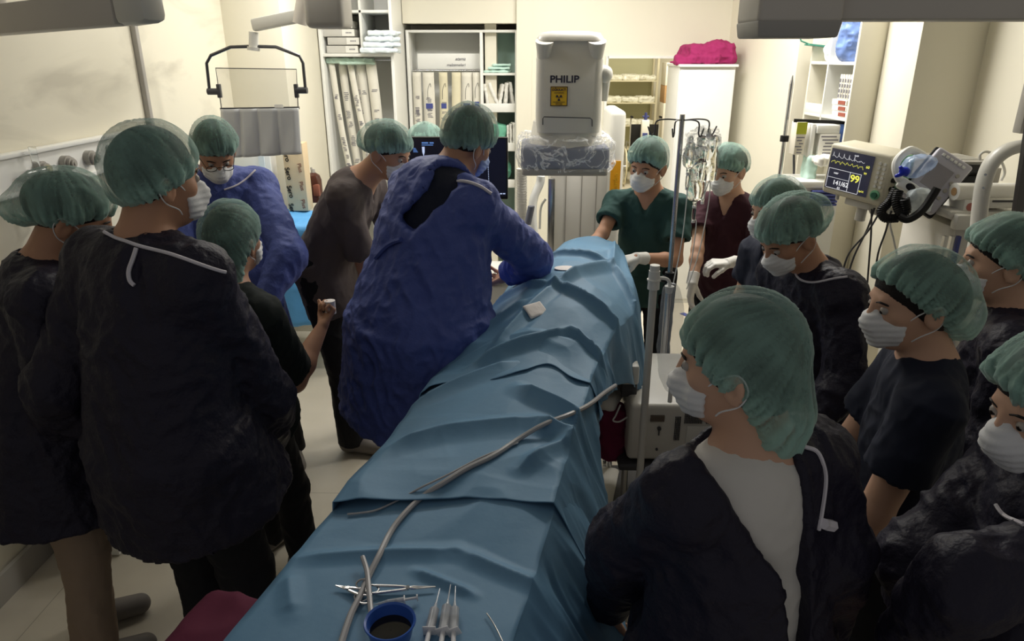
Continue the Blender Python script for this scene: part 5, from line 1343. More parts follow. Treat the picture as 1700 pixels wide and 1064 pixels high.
m = MB(); m.box((W_ / 2 + .001, .115, .0), (.004, .10, Hh * .92), bev=.002); m.build('side_plate', M_gs, t)
for k in range(5):
    m = MB(); m.cyl((W_ / 2, .035, .075 - k * .036), (W_ / 2 + .012, .035, .075 - k * .036), .010, n=14); m.build('socket', M_black, t)
text('ECG', .03, mat('teal_print', srgb(60, 140, 110), .5), t, (W_ / 2 + .004, .115, .07), (math.radians(90), 0, math.radians(90)))
m = MB(); m.box((.02, .08, -Hh / 2 - .02), (.12, .10, .03), bev=.006); m.cyl((.02, .08, -Hh / 2 - .03), (.02, .08, -Hh / 2 - .10), .022); m.cyl((-.07, .02, -Hh / 2), (-.07, .02, -Hh / 2 - .02), .008); m.build('mount', M_plastic, t)
# cart carrying it
t = T_('equipment_cart', 'white equipment cart with drawers behind the capped onlookers on the right', 'cart', (1.95, 3.3, 0)); o_ = wrt(t)
cz = at(1600, 345, 3.25)[2]
m = MB(); m.box((2.12, 3.42, cz - .02), (.50, .50, .04), bev=.015); m.box((2.12, 3.16, cz - .045), (.47, .05, .07), bev=.012); m.build('top', M_plastic, t, o_)
m = MB(); m.box((2.13, 3.42, cz / 2), (.42, .46, cz - .16), bev=.008); m.build('body', M_carm, t, o_)
for k in range(3):
    m = MB(); m.box((2.13, 3.185, .25 + k * .30), (.38, .02, .27), bev=.006); g = m.build('drawer', M_white, t, o_)
    m = MB(); m.box((2.13, 3.165, .33 + k * .30), (.18, .02, .018), bev=.004); m.build('handle', M_grey, g)
for (x, mt) in ((1.90, M_steel), (1.93, M_blue), (1.87, M_steel)):
    m = MB(); m.box((x, 3.17, cz * .52), (.014, .02, cz * .8)); m.build('rail', mt, t, o_)
for sx in (-1, 1):
    for sy in (-1, 1):
        m = MB(); m.cyl((2.13 + sx * .18 - .015, 3.42 + sy * .18, .04), (2.13 + sx * .18 + .015, 3.42 + sy * .18, .04), .04); m.build('wheel', M_rubber, t, o_)
a = at(1450, 342, 3.45)
m = MB(); m.tube([(a[0], a[1], a[2] + .02), (a[0] + .03, a[1] + .02, a[2] - .03), (1.90, 3.42, cz - .02)], .02, 8, smooth=4); m.build('monitor_bracket', M_plastic, t, o_)
# cables down from the vital signs monitor
for k, pp in enumerate([[(1452, 345), (1440, 380), (1418, 425), (1404, 470)], [(1447, 347), (1446, 390), (1443, 430), (1440, 470)], [(1462, 350), (1440, 385), (1410, 420), (1396, 460)], [(1480, 350), (1470, 385), (1458, 420), (1452, 460)]]):
    m = MB(); m.tube([at(px, py, 3.42 - .03 * k) for px, py in pp], .0045, 6, smooth=6); tag(m.build('monitor_cable', M_dgrey), 'thin dark cable hanging down from the vital signs monitor', 'cable', 'cables under the vital signs monitor')
m = MB(); m.tube([at(px, py, 3.36) for px, py in [(1476, 345), (1478, 375), (1484, 400), (1490, 430)]], .005, 6, smooth=6); tag(m.build('monitor_cable', M_white), 'thin white cable hanging right of the dark monitor cables', 'cable')
# grey block with black unit
t, o_, r = pbox('equipment_block', 'grey ventilated equipment block on the cart with black unit in front', 'equipment', 1556, 268, 1650, 350, 3.42, .30, M_grey, bev=.01)
m = MB()
for k in range(6): m.box(((r[0] + r[1]) / 2, 3.47 + k * .04, r[3] + .002), ((r[1] - r[0]) * .8, .012, .004))
m.build('vent_slot', M_plastic, t, o_)
m = MB(); a, b = at(1580, 288, 3.41), at(1634, 272, 3.41); m.box(((a[0] + b[0]) / 2, 3.405, (a[2] + b[2]) / 2), (b[0] - a[0], .03, b[2] - a[2]), bev=.003); m.build('display_recess', M_black, t, o_)
m = MB(); a, b = at(1578, 306, 3.40), at(1634, 291, 3.40); m.box(((a[0] + b[0]) / 2, 3.39, (a[2] + b[2]) / 2), (b[0] - a[0], .06, b[2] - a[2]), bev=.004); m.build('black_module', M_rubber, t, o_)
t, o_, r = pbox('grey_case', 'small grey case behind the white arch on the right', 'case', 1643, 279, 1664, 304, 3.45, .12, M_grey)
m = MB(); m.tube([at(1627, 266, 3.3), at(1628, 256, 3.3), at(1640, 252, 3.3), at(1660, 265, 3.3), at(1668, 285, 3.3), at(1662, 300, 3.3)], .006, 8, smooth=6); tag(m.build('loop_cable', M_plastic), 'thin white cable looping behind the white arch', 'cable')
# defibrillator
c = at(1548, 292, 3.28)
t = T_('defibrillator', 'tilted white defibrillator panel with carry handle, clear mask lying on it', 'defibrillator', tuple(c)); t.rotation_euler = (math.radians(-22), math.radians(30), math.radians(-28))
m = MB(); m.box((.03, .05, 0), (.17, .06, .26), bev=.012, seg=3); m.build('panel', mat('defib_lilac_grey', srgb(188, 186, 196), .4), t)
m = MB(); m.box((.03, .085, 0), (.19, .03, .28), bev=.01); m.build('back_shell', M_rubber, t)
for r_ in range(6):
    m = MB(); m.box((-.02 + r_ * .02, .016, .105), (.013, .008, .013), bev=.002); m.build('button', M_white, t)
for r_ in range(4):
    m = MB(); m.cyl((.085, .022, .06 - r_ * .04), (.085, .012, .06 - r_ * .04), .009, n=12); m.build('knob', M_grey, t)
m = MB(); m.box((.02, .018, .01), (.09, .004, .11)); m.build('display', mat('defib_display', srgb(150, 146, 150), .2), t)
m = MB(); m.tube([(-.09, .03, .06), (-.15, -.03, .03), (-.16, -.05, -.05), (-.10, -.04, -.10), (.0, .0, -.10)], .018, 10, smooth=6); m.box((-.04, -.03, -.105), (.12, .05, .05), bev=.012); m.build('carry_handle', M_white, t)
m = MB(); m.sph((-.045, -.057, -.105), (.022, .006, .016)); m.build('socket', M_black, t)
# coiled black lead
def coil(pts, R_, r, turns, n=6):
    P = catmull([Vector(p) for p in pts], 24); out = []
    for i in range(len(P)):
        d = (P[min(i + 1, len(P) - 1)] - P[max(i - 1, 0)]).normalized(); x = d.orthogonal().normalized()
        out.append((P[i], d))
    res = []; up = Vector((0, 1, 0)); N = turns * 10
    for k in range(N + 1):
        u = k / N * (len(out) - 1); i = min(int(u), len(out) - 2); f_ = u - i
        p = out[i][0].lerp(out[i + 1][0], f_); d = out[i][1].lerp(out[i + 1][1], f_).normalized()
        x = up.cross(d).normalized(); y = d.cross(x); a = 2 * math.pi * k / 10
        res.append(p + (x * math.cos(a) + y * math.sin(a)) * R_)
    m = MB(); m.tube(res, r, n); return m
tag(coil([at(1488, 314, 3.25), at(1476, 335, 3.23), at(1463, 350, 3.22), at(1470, 362, 3.21), at(1490, 362, 3.2)], .016, .0055, 26).build('coiled_lead', M_rubber), 'coiled black lead looping below the defibrillator handle', 'cable')
tag(coil([at(1492, 316, 3.22), at(1488, 335, 3.20), at(1494, 352, 3.18), at(1504, 350, 3.17), at(1502, 330, 3.17)], .016, .0055, 24).build('coiled_lead', M_rubber), 'second coil of black lead hanging closer to the defibrillator', 'cable')
m = MB(); m.tube([at(1493, 360, 3.15), at(1508, 364, 3.13), at(1530, 350, 3.12), at(1548, 325, 3.12), at(1556, 312, 3.12)], .017, 10, smooth=6); tag(m.build('thick_cable', M_rubber), 'thick black cable curving below the defibrillator', 'cable')
M_amb = mat('clear_blue_mask', srgb(176, 200, 236), .12, alpha=.5, bump=.5, bscale=30)
lump('breathing_mask', 'clear breathing mask with blue rim lying between monitor and defibrillator', 'breathing mask', [(ell(at(1520, 276, 3.2), (.06, .05, .045), rotm(30, -20)), .02), (ell(at(1538, 270, 3.2), (.04, .04, .03)), .02)], M_amb, .004, 30)
lump('blue_connector', 'bright blue hose connector below the clear breathing mask', 'connector', [(ell(at(1502, 284, 3.17), (.022, .02, .018)), .01), (capsule(at(1488, 292, 3.17), at(1506, 286, 3.17), .008), .006), (capsule(at(1495, 278, 3.17), at(1504, 290, 3.17), .008), .006)], mat('vivid_blue', srgb(30, 50, 190), .3), .001, 30, .004)
lump('clear_pouch', 'crumpled clear pouch under the defibrillator handle', 'pouch', [(rbox(at(1524, 334, 3.22), (.05, .03, .05), rd=.02), .01)], M_film, .008, 22)
# paper roll and carton on the cart, white arch
m = MB(); a, b = at(1584, 318, 3.22), at(1690, 318, 3.25); a = A(*a); b = A(*b); d = (b - a) / np.linalg.norm(b - a)
t = T_('paper_roll', 'thick white paper roll lying across the cart top behind the arch', 'paper roll', tuple(a)); o_ = wrt(t)
m.cyl(a, b, .038, n=32); m.build('roll', M_paper, t, o_)
m = MB(); m.cyl(a - d * .002, a + d * .005, .018, n=20); m.build('core', M_card, t, o_)
t, o_, r = pbox('glove_box', 'white carton with round red mark under the paper roll', 'carton', 1597, 332, 1640, 355, 3.19, .14, M_paper)
m = MB(); m.cyl(((r[0] + r[1]) / 2 - .02, 3.188, (r[2] + r[3]) / 2), ((r[0] + r[1]) / 2 - .02, 3.19, (r[2] + r[3]) / 2), .018, n=20); m.build('red_mark', mat('faded_red', srgb(176, 110, 100), .6), t, o_)
t, o_, r = pbox('flat_tray', 'flat white tray with dark rim on the right end of the cart', 'tray', 1640, 331, 1690, 346, 3.17, .16, M_plastic)
m = MB(); m.box(((r[0] + r[1]) / 2, 3.168, r[3] - .008), ((r[1] - r[0]) * .8, .004, .008)); m.build('dark_slot', M_dgrey, t, o_)
t = T_('white_arch_arm', 'broad white curved tubular arm at the right edge above the onlookers', 'equipment arm', (1.95, 2.85, 0)); o_ = wrt(t)
Y = 2.85
P_ = catmull([Vector(at(*p, Y)) for p in [(1622, 400), (1627, 345), (1634, 300), (1648, 268), (1675, 248), (1710, 242), (1760, 246), (1800, 270)]], 8)
m = MB(); bm = m.bm; rings = []
for i, p in enumerate(P_):
    d = (P_[min(i + 1, len(P_) - 1)] - P_[max(i - 1, 0)]).normalized(); x = Vector((0, 1, 0)).cross(d).normalized()
    rings.append([bm.verts.new(p + x * math.cos(a) * .024 + Vector((0, 1, 0)) * math.sin(a) * .04) for a in np.linspace(0, 2 * math.pi, 17)[:-1]])
for a, b in zip(rings, rings[1:]):
    for k in range(16): bm.faces.new((a[k], a[(k + 1) % 16], b[(k + 1) % 16], b[k]))
bm.faces.new(rings[0]); bm.faces.new(rings[-1][::-1]); m.build('arm', M_plastic, t, o_, ang=60)
m = MB()
for py in (290, 312): m.cyl(at(1636 - (py - 290) * .15, py, Y - .035), at(1636 - (py - 290) * .15, py, Y - .045), .005)
m.build('screw', M_steel, t, o_)
a = at(1622, 400, Y); m = MB(); m.cyl(tuple(a), (a[0], a[1], .1), .03); m.box((a[0] + .15, a[1], .06), (.5, .4, .08), bev=.02); m.build('stand', M_plastic, t, o_)
t = T_('grey_pole', 'slanting grey metal pole at the far right edge', 'pole', (at(1690, 330, 2.6)[0], 2.6, 0)); o_ = wrt(t)
m = MB(); a, b = at(1712, 200, 2.6), at(1688, 360, 2.6); m.bar(a, (b[0], b[1], b[2]), .022, .03); m.bar(b, (b[0], b[1], .0), .022, .03); m.build('pole', M_dsteel, t, o_)
t, o_, r = pbox('wall_display', 'grey-framed dark display cut off at the right edge', 'display', 1693, 120, 1790, 222, 2.9, .05, M_grey)
m = MB(); m.box(((r[0] + r[1]) / 2 + .008, 2.898, (r[2] + r[3]) / 2), (r[1] - r[0] - .02, .004, r[3] - r[2] - .02)); m.build('screen', M_scr, t, o_)
m = MB(); m.bar(((r[0] + r[1]) / 2, 2.94, (r[2] + r[3]) / 2), (2.39, 3.0, (r[2] + r[3]) / 2), .04, .04); m.build('wall_bracket', M_grey, t, o_)

# ------------------------------------------------------------------ drip stands and bags
Y = 3.2
px_, pz_ = at(1136, 190, Y)[0], at(1136, 190, Y)[2]; px_ = .658
t = T_('drip_stand', 'tall steel drip stand with four hooks between the two women in scrubs', 'drip stand', (px_, Y, 0)); o_ = wrt(t)
t['label'] = 'tall steel drip stand with hooks between the green and maroon scrubs'
m = MB(); m.cyl((px_, Y, 1.05), (px_, Y, pz_), .011); m.cyl((px_, Y, .06), (px_, Y, 1.08), .015); m.build('pole', M_steel, t, o_)
for k, (dx, dz, dy) in enumerate([(-.13, -.03, 0), (.14, -.03, 0.02), (-.05, -.02, -.08), (.07, -.03, -.07)]):
    m = MB(); m.tube([(px_, Y, pz_ - .025), (px_ + dx * .5, Y + dy * .5, pz_ - .02), (px_ + dx * .85, Y + dy * .85, pz_ - .03), (px_ + dx * .88, Y + dy * .9, pz_ - .075), (px_ + dx, Y + dy, pz_ - .085), (px_ + dx * 1.12, Y + dy * 1.1, pz_ - .05)], .0035, 6, smooth=5); m.build('hook', M_dsteel, t, o_)
m = MB(); m.cyl((px_, Y, 1.04), (px_, Y, 1.10), .022); m.sph((px_ - .03, Y - .01, 1.07), .016); m.build('clamp', M_rubber, t, o_)
for a in range(5):
    an = math.radians(a * 72 + 20); m = MB(); m.bar((px_, Y, .07), (px_ + .26 * math.cos(an), Y + .26 * math.sin(an), .06), .03, .02); m.cyl((px_ + .26 * math.cos(an) - .01, Y + .26 * math.sin(an), .03), (px_ + .26 * math.cos(an) + .01, Y + .26 * math.sin(an), .03), .03); m.build('foot', M_steel, t, o_)
def dripbag(cx_, y, zt, w_, h_, label, seed, hang=None, tube_to=None, mt=None):
    t = T_('drip_bag', label, 'drip bag', (cx_, y, zt - h_), 'drip bags'); o_ = wrt(t)
    V, F = sculpt([(rbox((cx_, y, zt - h_ * .5), (w_ / 2, .016, h_ / 2), rotm(seed * 14), rd=.015), .01), (ell((cx_, y, zt - h_ * .62), (w_ * .46, .026, h_ * .36), rotm(seed * 14)), .02), (capsule((cx_, y, zt), (cx_, y, zt + .02), .008), .008), (capsule((cx_, y, zt - h_), (cx_, y, zt - h_ - .025), .007), .008)], .0055)
    V = V + vnormals(V, F) * (.004 * ridged(V * 24, seed))[:, None]
    mesh_obj('bag', V, F, mt or M_fluid, t, True, o_)
    z = zt - h_ - .03
    m = MB(); m.lathe([(.001, z), (.005, z), (.009, z - .015), (.009, z - .055), (.004, z - .065), (.001, z - .066)], (cx_, y, 0), 14); m.build('drip_chamber', M_clear, t, o_)
    m = MB(); m.cyl((cx_, y, z + .004), (cx_, y, z - .006), .0095); m.cyl((cx_, y, z - .060), (cx_, y, z - .072), .0075); m.build('connector', M_white, t, o_)
    if tube_to:
        m = MB(); m.tube([(cx_, y, z - .06)] + [tuple(p) for p in tube_to], .0026, 6, smooth=6); m.build('tube', M_clear if False else M_white, t, o_)
dripbag(px_ + .125, Y + .02, pz_ - .09, .10, .20, 'upper large clear drip bag hooked right of the drip stand top', 1, tube_to=[at(1178, 300, Y), at(1176, 340, Y), at(1160, 420, Y), at(1140, 480, Y)])
dripbag(px_ + .075, Y - .05, pz_ - .13, .075, .23, 'long narrow clear drip bag hanging lowest beside the drip stand', 2, tube_to=[at(1156, 370, Y - .05), at(1150, 420, Y - .05), at(1140, 470, Y - .05)])
dripbag(px_ + .030, Y - .07, pz_ - .11, .05, .10, 'small clear vial-like bag right against the drip stand pole', 3, tube_to=[at(1140, 330, Y - .07), at(1132, 400, Y - .07), at(1118, 470, Y - .07)])
lump('clear_wrap', 'crumpled clear wrapping caught on the drip stand hooks', 'wrapping', [(ell((px_ + .10, Y, pz_ - .10), (.07, .03, .045)), .02), (ell((px_ + .04, Y - .05, pz_ - .16), (.035, .025, .03)), .02)], M_film2, .014, 24)
M_glossbag = mat('glossy_clear_film', srgb(205, 212, 220), .1, alpha=.25, spec=1.0, bump=.8, bscale=30, bdist=.01)
# near post with a clear bag
Y = 2.35; px2 = .431; z2 = at(1088, 440, Y)[2]
t = T_('white_post', 'short white post with knobbed top hook beside the console box', 'post', (px2, Y, .5)); o_ = wrt(t)
m = MB(); m.cyl((px2, Y, .5), (px2, Y, z2 - .06), .0135); m.build('tube', M_plastic, t, o_)
m = MB(); m.cyl((px2, Y, z2 - .085), (px2, Y, z2 - .02), .021, .019); m.cyl((px2, Y, z2 - .02), (px2, Y, z2), .017, .017); m.cyl((px2, Y, z2 - .055), (px2, Y, z2 - .05), .024); m.build('knob', M_white, t, o_)
m = MB(); m.tube([(px2 + .015, Y, z2 - .045), (px2 + .045, Y, z2 - .05), (px2 + .055, Y, z2 - .07), (px2 + .05, Y, z2 - .10)], .006, 8, smooth=4); m.build('hook', M_white, t, o_)
t = T_('clear_fluid_bag', 'long clear glossy bag hanging from the short white post', 'drip bag', (px2 + .075, Y, z2 - .5)); o_ = wrt(t)
V, F = sculpt([(ell((px2 + .07, Y, z2 - .24), (.042, .026, .17)), .02), (ell((px2 + .085, Y, z2 - .38), (.036, .024, .10)), .03), (capsule((px2 + .055, Y, z2 - .09), (px2 + .06, Y, z2 - .14), .018, .02), .02)], .006)
V = V + vnormals(V, F) * (.004 * ridged(V * np.array((22, 22, 7)), 3) + .002 * ridged(V * 30, 6))[:, None]; mesh_obj('bag', V, F, M_glossbag, t, True, o_)
m = MB(); m.cyl((px2 + .09, Y, z2 - .46), (px2 + .09, Y, z2 - .52), .008); m.cyl((px2 + .055, Y, z2 - .075), (px2 + .055, Y, z2 - .10), .016, .010); m.build('port', M_white, t, o_)

# ------------------------------------------------------------------ console box right of the table
t = T_('console_box', 'white electronic console box with vent grilles on a low trolley right of the table', 'console', (.62, 2.75, 0)); o_ = wrt(t)
m = MB(); m.box((.655, 2.79, .63), (.50, .54, .25), bev=.02, seg=3); m.build('housing', M_carm, t, o_)
yf = 2.515
m = MB(); m.box((.515, yf + .001, .70), (.055, .006, .026)); m.build('name_plate', mat('brown_plate', srgb(96, 84, 74), .4), t, o_)
for (gx, gz, nx_, nz_) in ((.600, .66, 4, 12), (.66, .705, 12, 5), (.74, .705, 10, 5), (.70, .56, 14, 3)):
    m = MB()
    for i in range(nx_):
        for j in range(nz_): m.box((gx + (i - nx_ / 2) * .006, yf + .001, gz + (j - nz_ / 2) * .009), (.003, .006, .006))
    m.build('vent_grille', M_dgrey, t, o_)
m = MB(); m.box((.70, yf + .002, .625), (.13, .005, .085), bev=.002); m.build('panel', M_plastic, t, o_)
m = MB(); m.cyl((.525, yf + .004, .655), (.525, yf - .004, .655), .008); m.box((.525, yf, .635), (.004, .006, .02)); m.cyl((.522, yf + .004, .56), (.522, yf - .003, .56), .005); m.build('switch', M_dgrey, t, o_)
m = MB(); m.box((.655, 2.80, .47), (.56, .56, .035), bev=.01); m.build('trolley_shelf', M_dgrey, t, o_)
m = MB(); m.box((.655, 2.80, .12), (.56, .56, .035), bev=.01); m.build('trolley_shelf', M_dgrey, t, o_)
for sx in (-1, 1):
    for sy in (-1, 1):
        m = MB(); m.cyl((.655 + sx * .25, 2.80 + sy * .25, .03), (.655 + sx * .25, 2.80 + sy * .25, .46), .014); m.sph((.655 + sx * .25, 2.80 + sy * .25, .035), .034); m.build('leg', M_steel, t, o_)
a, b = at(1030, 655, 2.62), at(1062, 604, 2.62)
t = T_('side_module', 'small white and black module clipped at the console box corner', 'module', ((a[0] + b[0]) / 2, 2.66, a[2])); o_ = wrt(t)
m = MB(); m.box(((a[0] + b[0]) / 2, 2.67, (a[2] + b[2]) / 2 + .02), (b[0] - a[0], .12, (b[2] - a[2]) * .6), bev=.008); m.build('housing', M_plastic, t, o_)
m = MB(); m.box(((a[0] + b[0]) / 2, 2.67, a[2] + .02), ((b[0] - a[0]) * .9, .11, (b[2] - a[2]) * .42), bev=.006); m.build('lower_block', M_dgrey, t, o_)
M_wine = mat('wine_cloth', srgb(112, 32, 66), .85, bump=.5, bscale=30, noise=.12)
c = at(1013, 712, 2.66)
lump('wine_red_cloth', 'dark wine red cloth bundle hanging between the table and the console box', 'cloth', [(rbox((c[0], 2.66, c[2]), (.055, .06, .11), rotm(5), rd=.035), .02), (ell((c[0] - .01, 2.66, c[2] + .07), (.05, .06, .05)), .03), (ell((c[0] + .01, 2.64, c[2] - .07), (.04, .05, .06)), .03)], M_wine, .009, 16)
m = MB(); m.tube([at(1030, 672, 2.6), at(1022, 690, 2.58), at(1018, 698, 2.57), at(1028, 700, 2.57), at(1042, 692, 2.58)], .0038, 6, smooth=6); tag(m.build('white_lead', M_white), 'white lead looped over the wine red cloth bundle', 'cable')
lump('white_towel', 'white folded towel on the table edge above the wine red bundle', 'towel', [(rbox(at(1005, 655, 2.72), (.06, .10, .03), rotm(-20), rd=.02), .02)], M_paper, .006, 14)
m = MB(); m.tube([at(1003, 640, 2.7), at(1015, 630, 2.72), at(1030, 625, 2.7)], .004, 6, smooth=6); m.tube([at(990, 660, 2.68), at(1008, 640, 2.7), at(1026, 632, 2.7)], .003, 6, smooth=6); tag(m.build('violet_leads', mat('violet_cable', srgb(90, 84, 130), .5)), 'thin violet leads running from the table edge to the module', 'cable')
# ------------------------------------------------------------------ operating table, patient under drapes
TO = A(-.24, 1.1, 0); TA = math.radians(13); TT = A(math.sin(TA), math.cos(TA), 0); TR_ = A(math.cos(TA), -math.sin(TA), 0)
def tp(t, v, z): return TO + TT * t + TR_ * v + A(0, 0, z)
t = T_('operating_table', 'operating table on a white pedestal, almost wholly under blue drapes', 'operating table', tuple(tp(1.2, 0, 0))); o_ = wrt(t)
Rz = Matrix.Rotation(-TA, 3, 'Z')
m = MB(); m.box(tp(1.15, -.07, .86), (.42, 2.75, .05), Rz, .015); m.build('table_top', M_grey, t, o_)
m = MB(); m.box(tp(1.15, -.07, .905), (.40, 2.7, .06), Rz, .025); m.build('mattress', M_rubber, t, o_)
m = MB(); m.box(tp(1.5, 0, .45), (.32, .5, .80), Rz, .02); m.box(tp(1.5, 0, .08), (.5, 1.1, .14), Rz, .03); m.build('pedestal', M_carm, t, o_)
for s_ in (-1, 1):
    m = MB(); m.bar(tp(-.1, -.07 + s_ * .215, .86), tp(2.3, -.07 + s_ * .215, .86), .012, .03); m.build('side_rail', M_steel, t, o_)
M_drape = mat('surgical_drape_blue', srgb(100, 140, 170), .55, spec=.35, noise=.05, nscale=3, bump=.25, bscale=24, bdist=.004)
def interp(x, xs, ys): return np.interp(x, xs, ys)
CRE = []   # fold ridges: t1,v1,t2,v2,width,height
def fold(t, v, lst):
    z = np.zeros_like(t)
    for (a, b, c, d, w_, h_) in lst:
        dx, dy = c - a, d - b; L2 = dx * dx + dy * dy
        k = np.clip(((t - a) * dx + (v - b) * dy) / L2, 0, 1)
        r = np.hypot(t - a - k * dx, v - b - k * dy)
        w_ = w_ * .8; z += 1.35 * h_ * np.clip(1 - r / w_, 0, 1) ** 1.6 * np.minimum(1, 4 * np.minimum(k + .1, 1.1 - k))
    return z
def facets(p, seed, n=1.0):
    """angular paper-like folds"""
    q = p * n + noise3(p * n * .6, seed)[:, None] * .5
    a = np.abs(noise3(q, seed + 1)); b = np.abs(noise3(q * 1.9 + 7, seed + 2)); c = np.abs(noise3(q * 3.7 + 3, seed + 3))
    return .55 - a - .42 * b - .13 * c
def drape(name, label, t0, t1, lift, seed, amp, qL, qR, folds, edge0=None, skirt=0.0, nt=230, ns=230):
    us = np.linspace(t0 - skirt, t1, nt); ss = np.linspace(-1, 1, ns)
    Tg, Sg = np.meshgrid(us, ss, indexing='ij')
    if edge0 is not None:
        k = (Tg - us[0]) / (us[-1] - us[0]); Tg = Tg + (1 - k) * edge0(Sg)
    hl = interp(Tg, [-.5, 2.0, 2.35, 2.7], [.335, .335, .30, .18])       # half width of the supported top
    hr = interp(Tg, [-.5, .4, .8, 1.2, 1.6, 1.85, 2.1, 2.4, 2.7], [.20, .20, .195, .20, .25, .275, .23, .16, .09])
    ql, qr = qL(Tg), qR(Tg)
    arc = np.where(Sg < 0, -Sg * (hl + ql), Sg * (hr + qr)); half = np.where(Sg < 0, hl, hr); sg = np.sign(Sg)
    over = np.maximum(arc - half, 0)
    flare = np.where(Sg < 0, interp(Tg, [-.5, .6, 1.2, 1.8, 2.7], [.02, .02, .05, .1, .1]), interp(Tg, [-.5, .6, 1.2, 1.8, 2.1, 2.7], [.55, .50, .34, .26, .2, .15]))
    soft = .028
    ov = np.sqrt(over ** 2 + soft ** 2) - soft
    v = sg * (np.minimum(arc, half) + ov * np.sin(np.minimum(flare, 1)) + .012 * (over > 0))
    base = interp(Tg, [-.5, .5, 1.2, 2.2, 2.7], [.962, .962, .955, .96, .97])
    body = interp(Tg, [-.5, .25, .5, .8, 1.05, 1.3, 1.6, 1.95, 2.2, 2.45, 2.7], [.0, .005, .05, .07, .11, .16, .20, .22, .20, .20, .14])
    wv = np.clip(np.abs(v) / interp(Tg, [-.5, 2.2, 2.7], [.34, .34, .2]), 0, 1)
    prof = np.cos(wv * math.pi / 2) ** .75
    z = base + body * prof - ov * np.cos(np.minimum(flare, 1))
    wob = np.clip(over / .12, 0, 1)
    pq = np.stack([Tg.ravel() * 1.0, v.ravel(), z.ravel() * .8], 1)
    fc = facets(pq * 2.9, seed).reshape(Tg.shape)
    n2 = facets(np.stack([Tg.ravel() * 10, Sg.ravel() * 1.2, 0 * Tg.ravel()], 1), seed + 9).reshape(Tg.shape)
    flat = interp(Tg, [-.5, .15, .45], [.35, .35, 1])
    z = z + amp * fc * flat * (1 - .6 * wob) + fold(Tg, v, folds) * (1 - wob)
    v = v + sg * wob * (.028 * n2 + .012 * np.sin(Tg * 23 + seed)) * np.where(Sg < 0, .6, 1)
    z = z + lift
    P = TO[None, None] + Tg[..., None] * TT + v[..., None] * TR_; P[..., 2] = z
    V = P.reshape(-1, 3); F = []
    ii, jj = np.meshgrid(np.arange(nt - 1), np.arange(ns - 1), indexing='ij'); a = (ii * ns + jj).ravel()
    F = np.stack([a, a + ns, a + ns + 1, a + 1], 1)
    c = A(*tp((t0 + t1) / 2, 0, .95))
    o = mesh_obj(name, V - c, F, M_drape, None, True, tuple(c)); tag(o, label, 'surgical drape')
    md = o.modifiers.new('thickness', 'SOLIDIFY'); md.thickness = .0022; md.offset = 1
    return o, V, F
D1, V1, F1 = drape('surgical_drape', 'lowest blue surgical drape under the syringes and forceps', -.42, .62, .0, 3, .022,
    lambda t: .30 + 0 * t, lambda t: .42 + 0 * t,
    [(.16, -.33, .26, .02, .05, .012), (.26, .02, .17, .34, .05, .014), (.18, -.05, .14, .1, .03, .010), (.0, -.25, .1, -.32, .05, .01)])
D2, V2, F2 = drape('surgical_drape', 'middle blue surgical drape across the legs under the grey tube', .42, 1.30, .012, 11, .034,
    lambda t: .26 + 0 * t, lambda t: interp(t, [.4, .55, .80, .95, 1.3], [.40, .37, .30, .13, .10]),
    [(.62, -.3, .78, .1, .09, .022), (.78, .1, .70, .33, .08, .03), (.95, .0, .8, .3, .07, .03), (.9, -.34, 1.1, -.05, .08, .02), (.55, .1, .75, .22, .05, .02)],
    edge0=lambda s: .05 * np.sin(s * 2.2) - .02 * np.abs(s))
D3, V3, F3 = drape('surgical_drape', 'uppermost blue surgical drape over the torso with round white opening', 1.02, 2.72, .024, 23, .040,
    lambda t: interp(t, [1.0, 1.6, 2.2, 2.7], [.24, .22, .16, .10]), lambda t: interp(t, [1.0, 1.15, 1.5, 1.7, 1.88, 2.1, 2.4, 2.7], [.11, .13, .20, .28, .50, .30, .20, .12]),
    [(1.08, -.2, 1.32, .1, .06, .03), (1.32, .1, 1.18, .30, .05, .035), (1.62, -.02, 1.45, .32, .05, .03), (1.62, -.02, 1.2, -.15, .06, .025), (1.62, -.02, 2.05, .16, .05, .03),
     (2.05, .16, 1.75, .33, .05, .03), (2.05, .16, 2.0, -.3, .05, .028), (1.62, -.02, 1.72, -.32, .05, .02), (2.05, .16, 2.45, .12, .04, .02), (1.3, -.32, 1.5, -.1, .05, .02)],
    edge0=lambda s: .07 * np.sin(s * 3.0 + .6) + .03 * np.sin(s * 9))
_bv = [BVHTree.FromPolygons([Vector(p) for p in V], [tuple(int(i) for i in f) for f in F]) for V, F in ((V1, F1), (V2, F2), (V3, F3))]
def surf(px, py, lift=.004):
    """where the ray through this pixel meets the drapes"""
    d = (CAM_R @ Vector(((px - 850) / FPX, (532 - py) / FPX, -1))).normalized(); best = None
    for b in _bv:
        h = b.ray_cast(Vector((0, 0, CAM_Z)), d)
        if h[0] is not None and (best is None or h[3] < best[3]): best = h
    if best is None: return Vector(atz(px, py, .96)), Vector((0, 0, 1))
    n = best[1] if best[1].z > 0 else -best[1]
    return best[0] + n * lift, n
# wine red sheet showing at the near end
a = MB(); 
V, F = sculpt([(rbox(tp(-.16, -.17, .945), (.20, .28, .012), np.array(Rz), rd=.01), .01)], .009)
V = V + vnormals(V, F) * (.004 * ridged(V * 12))[:, None]; 
c = V.mean(0); 
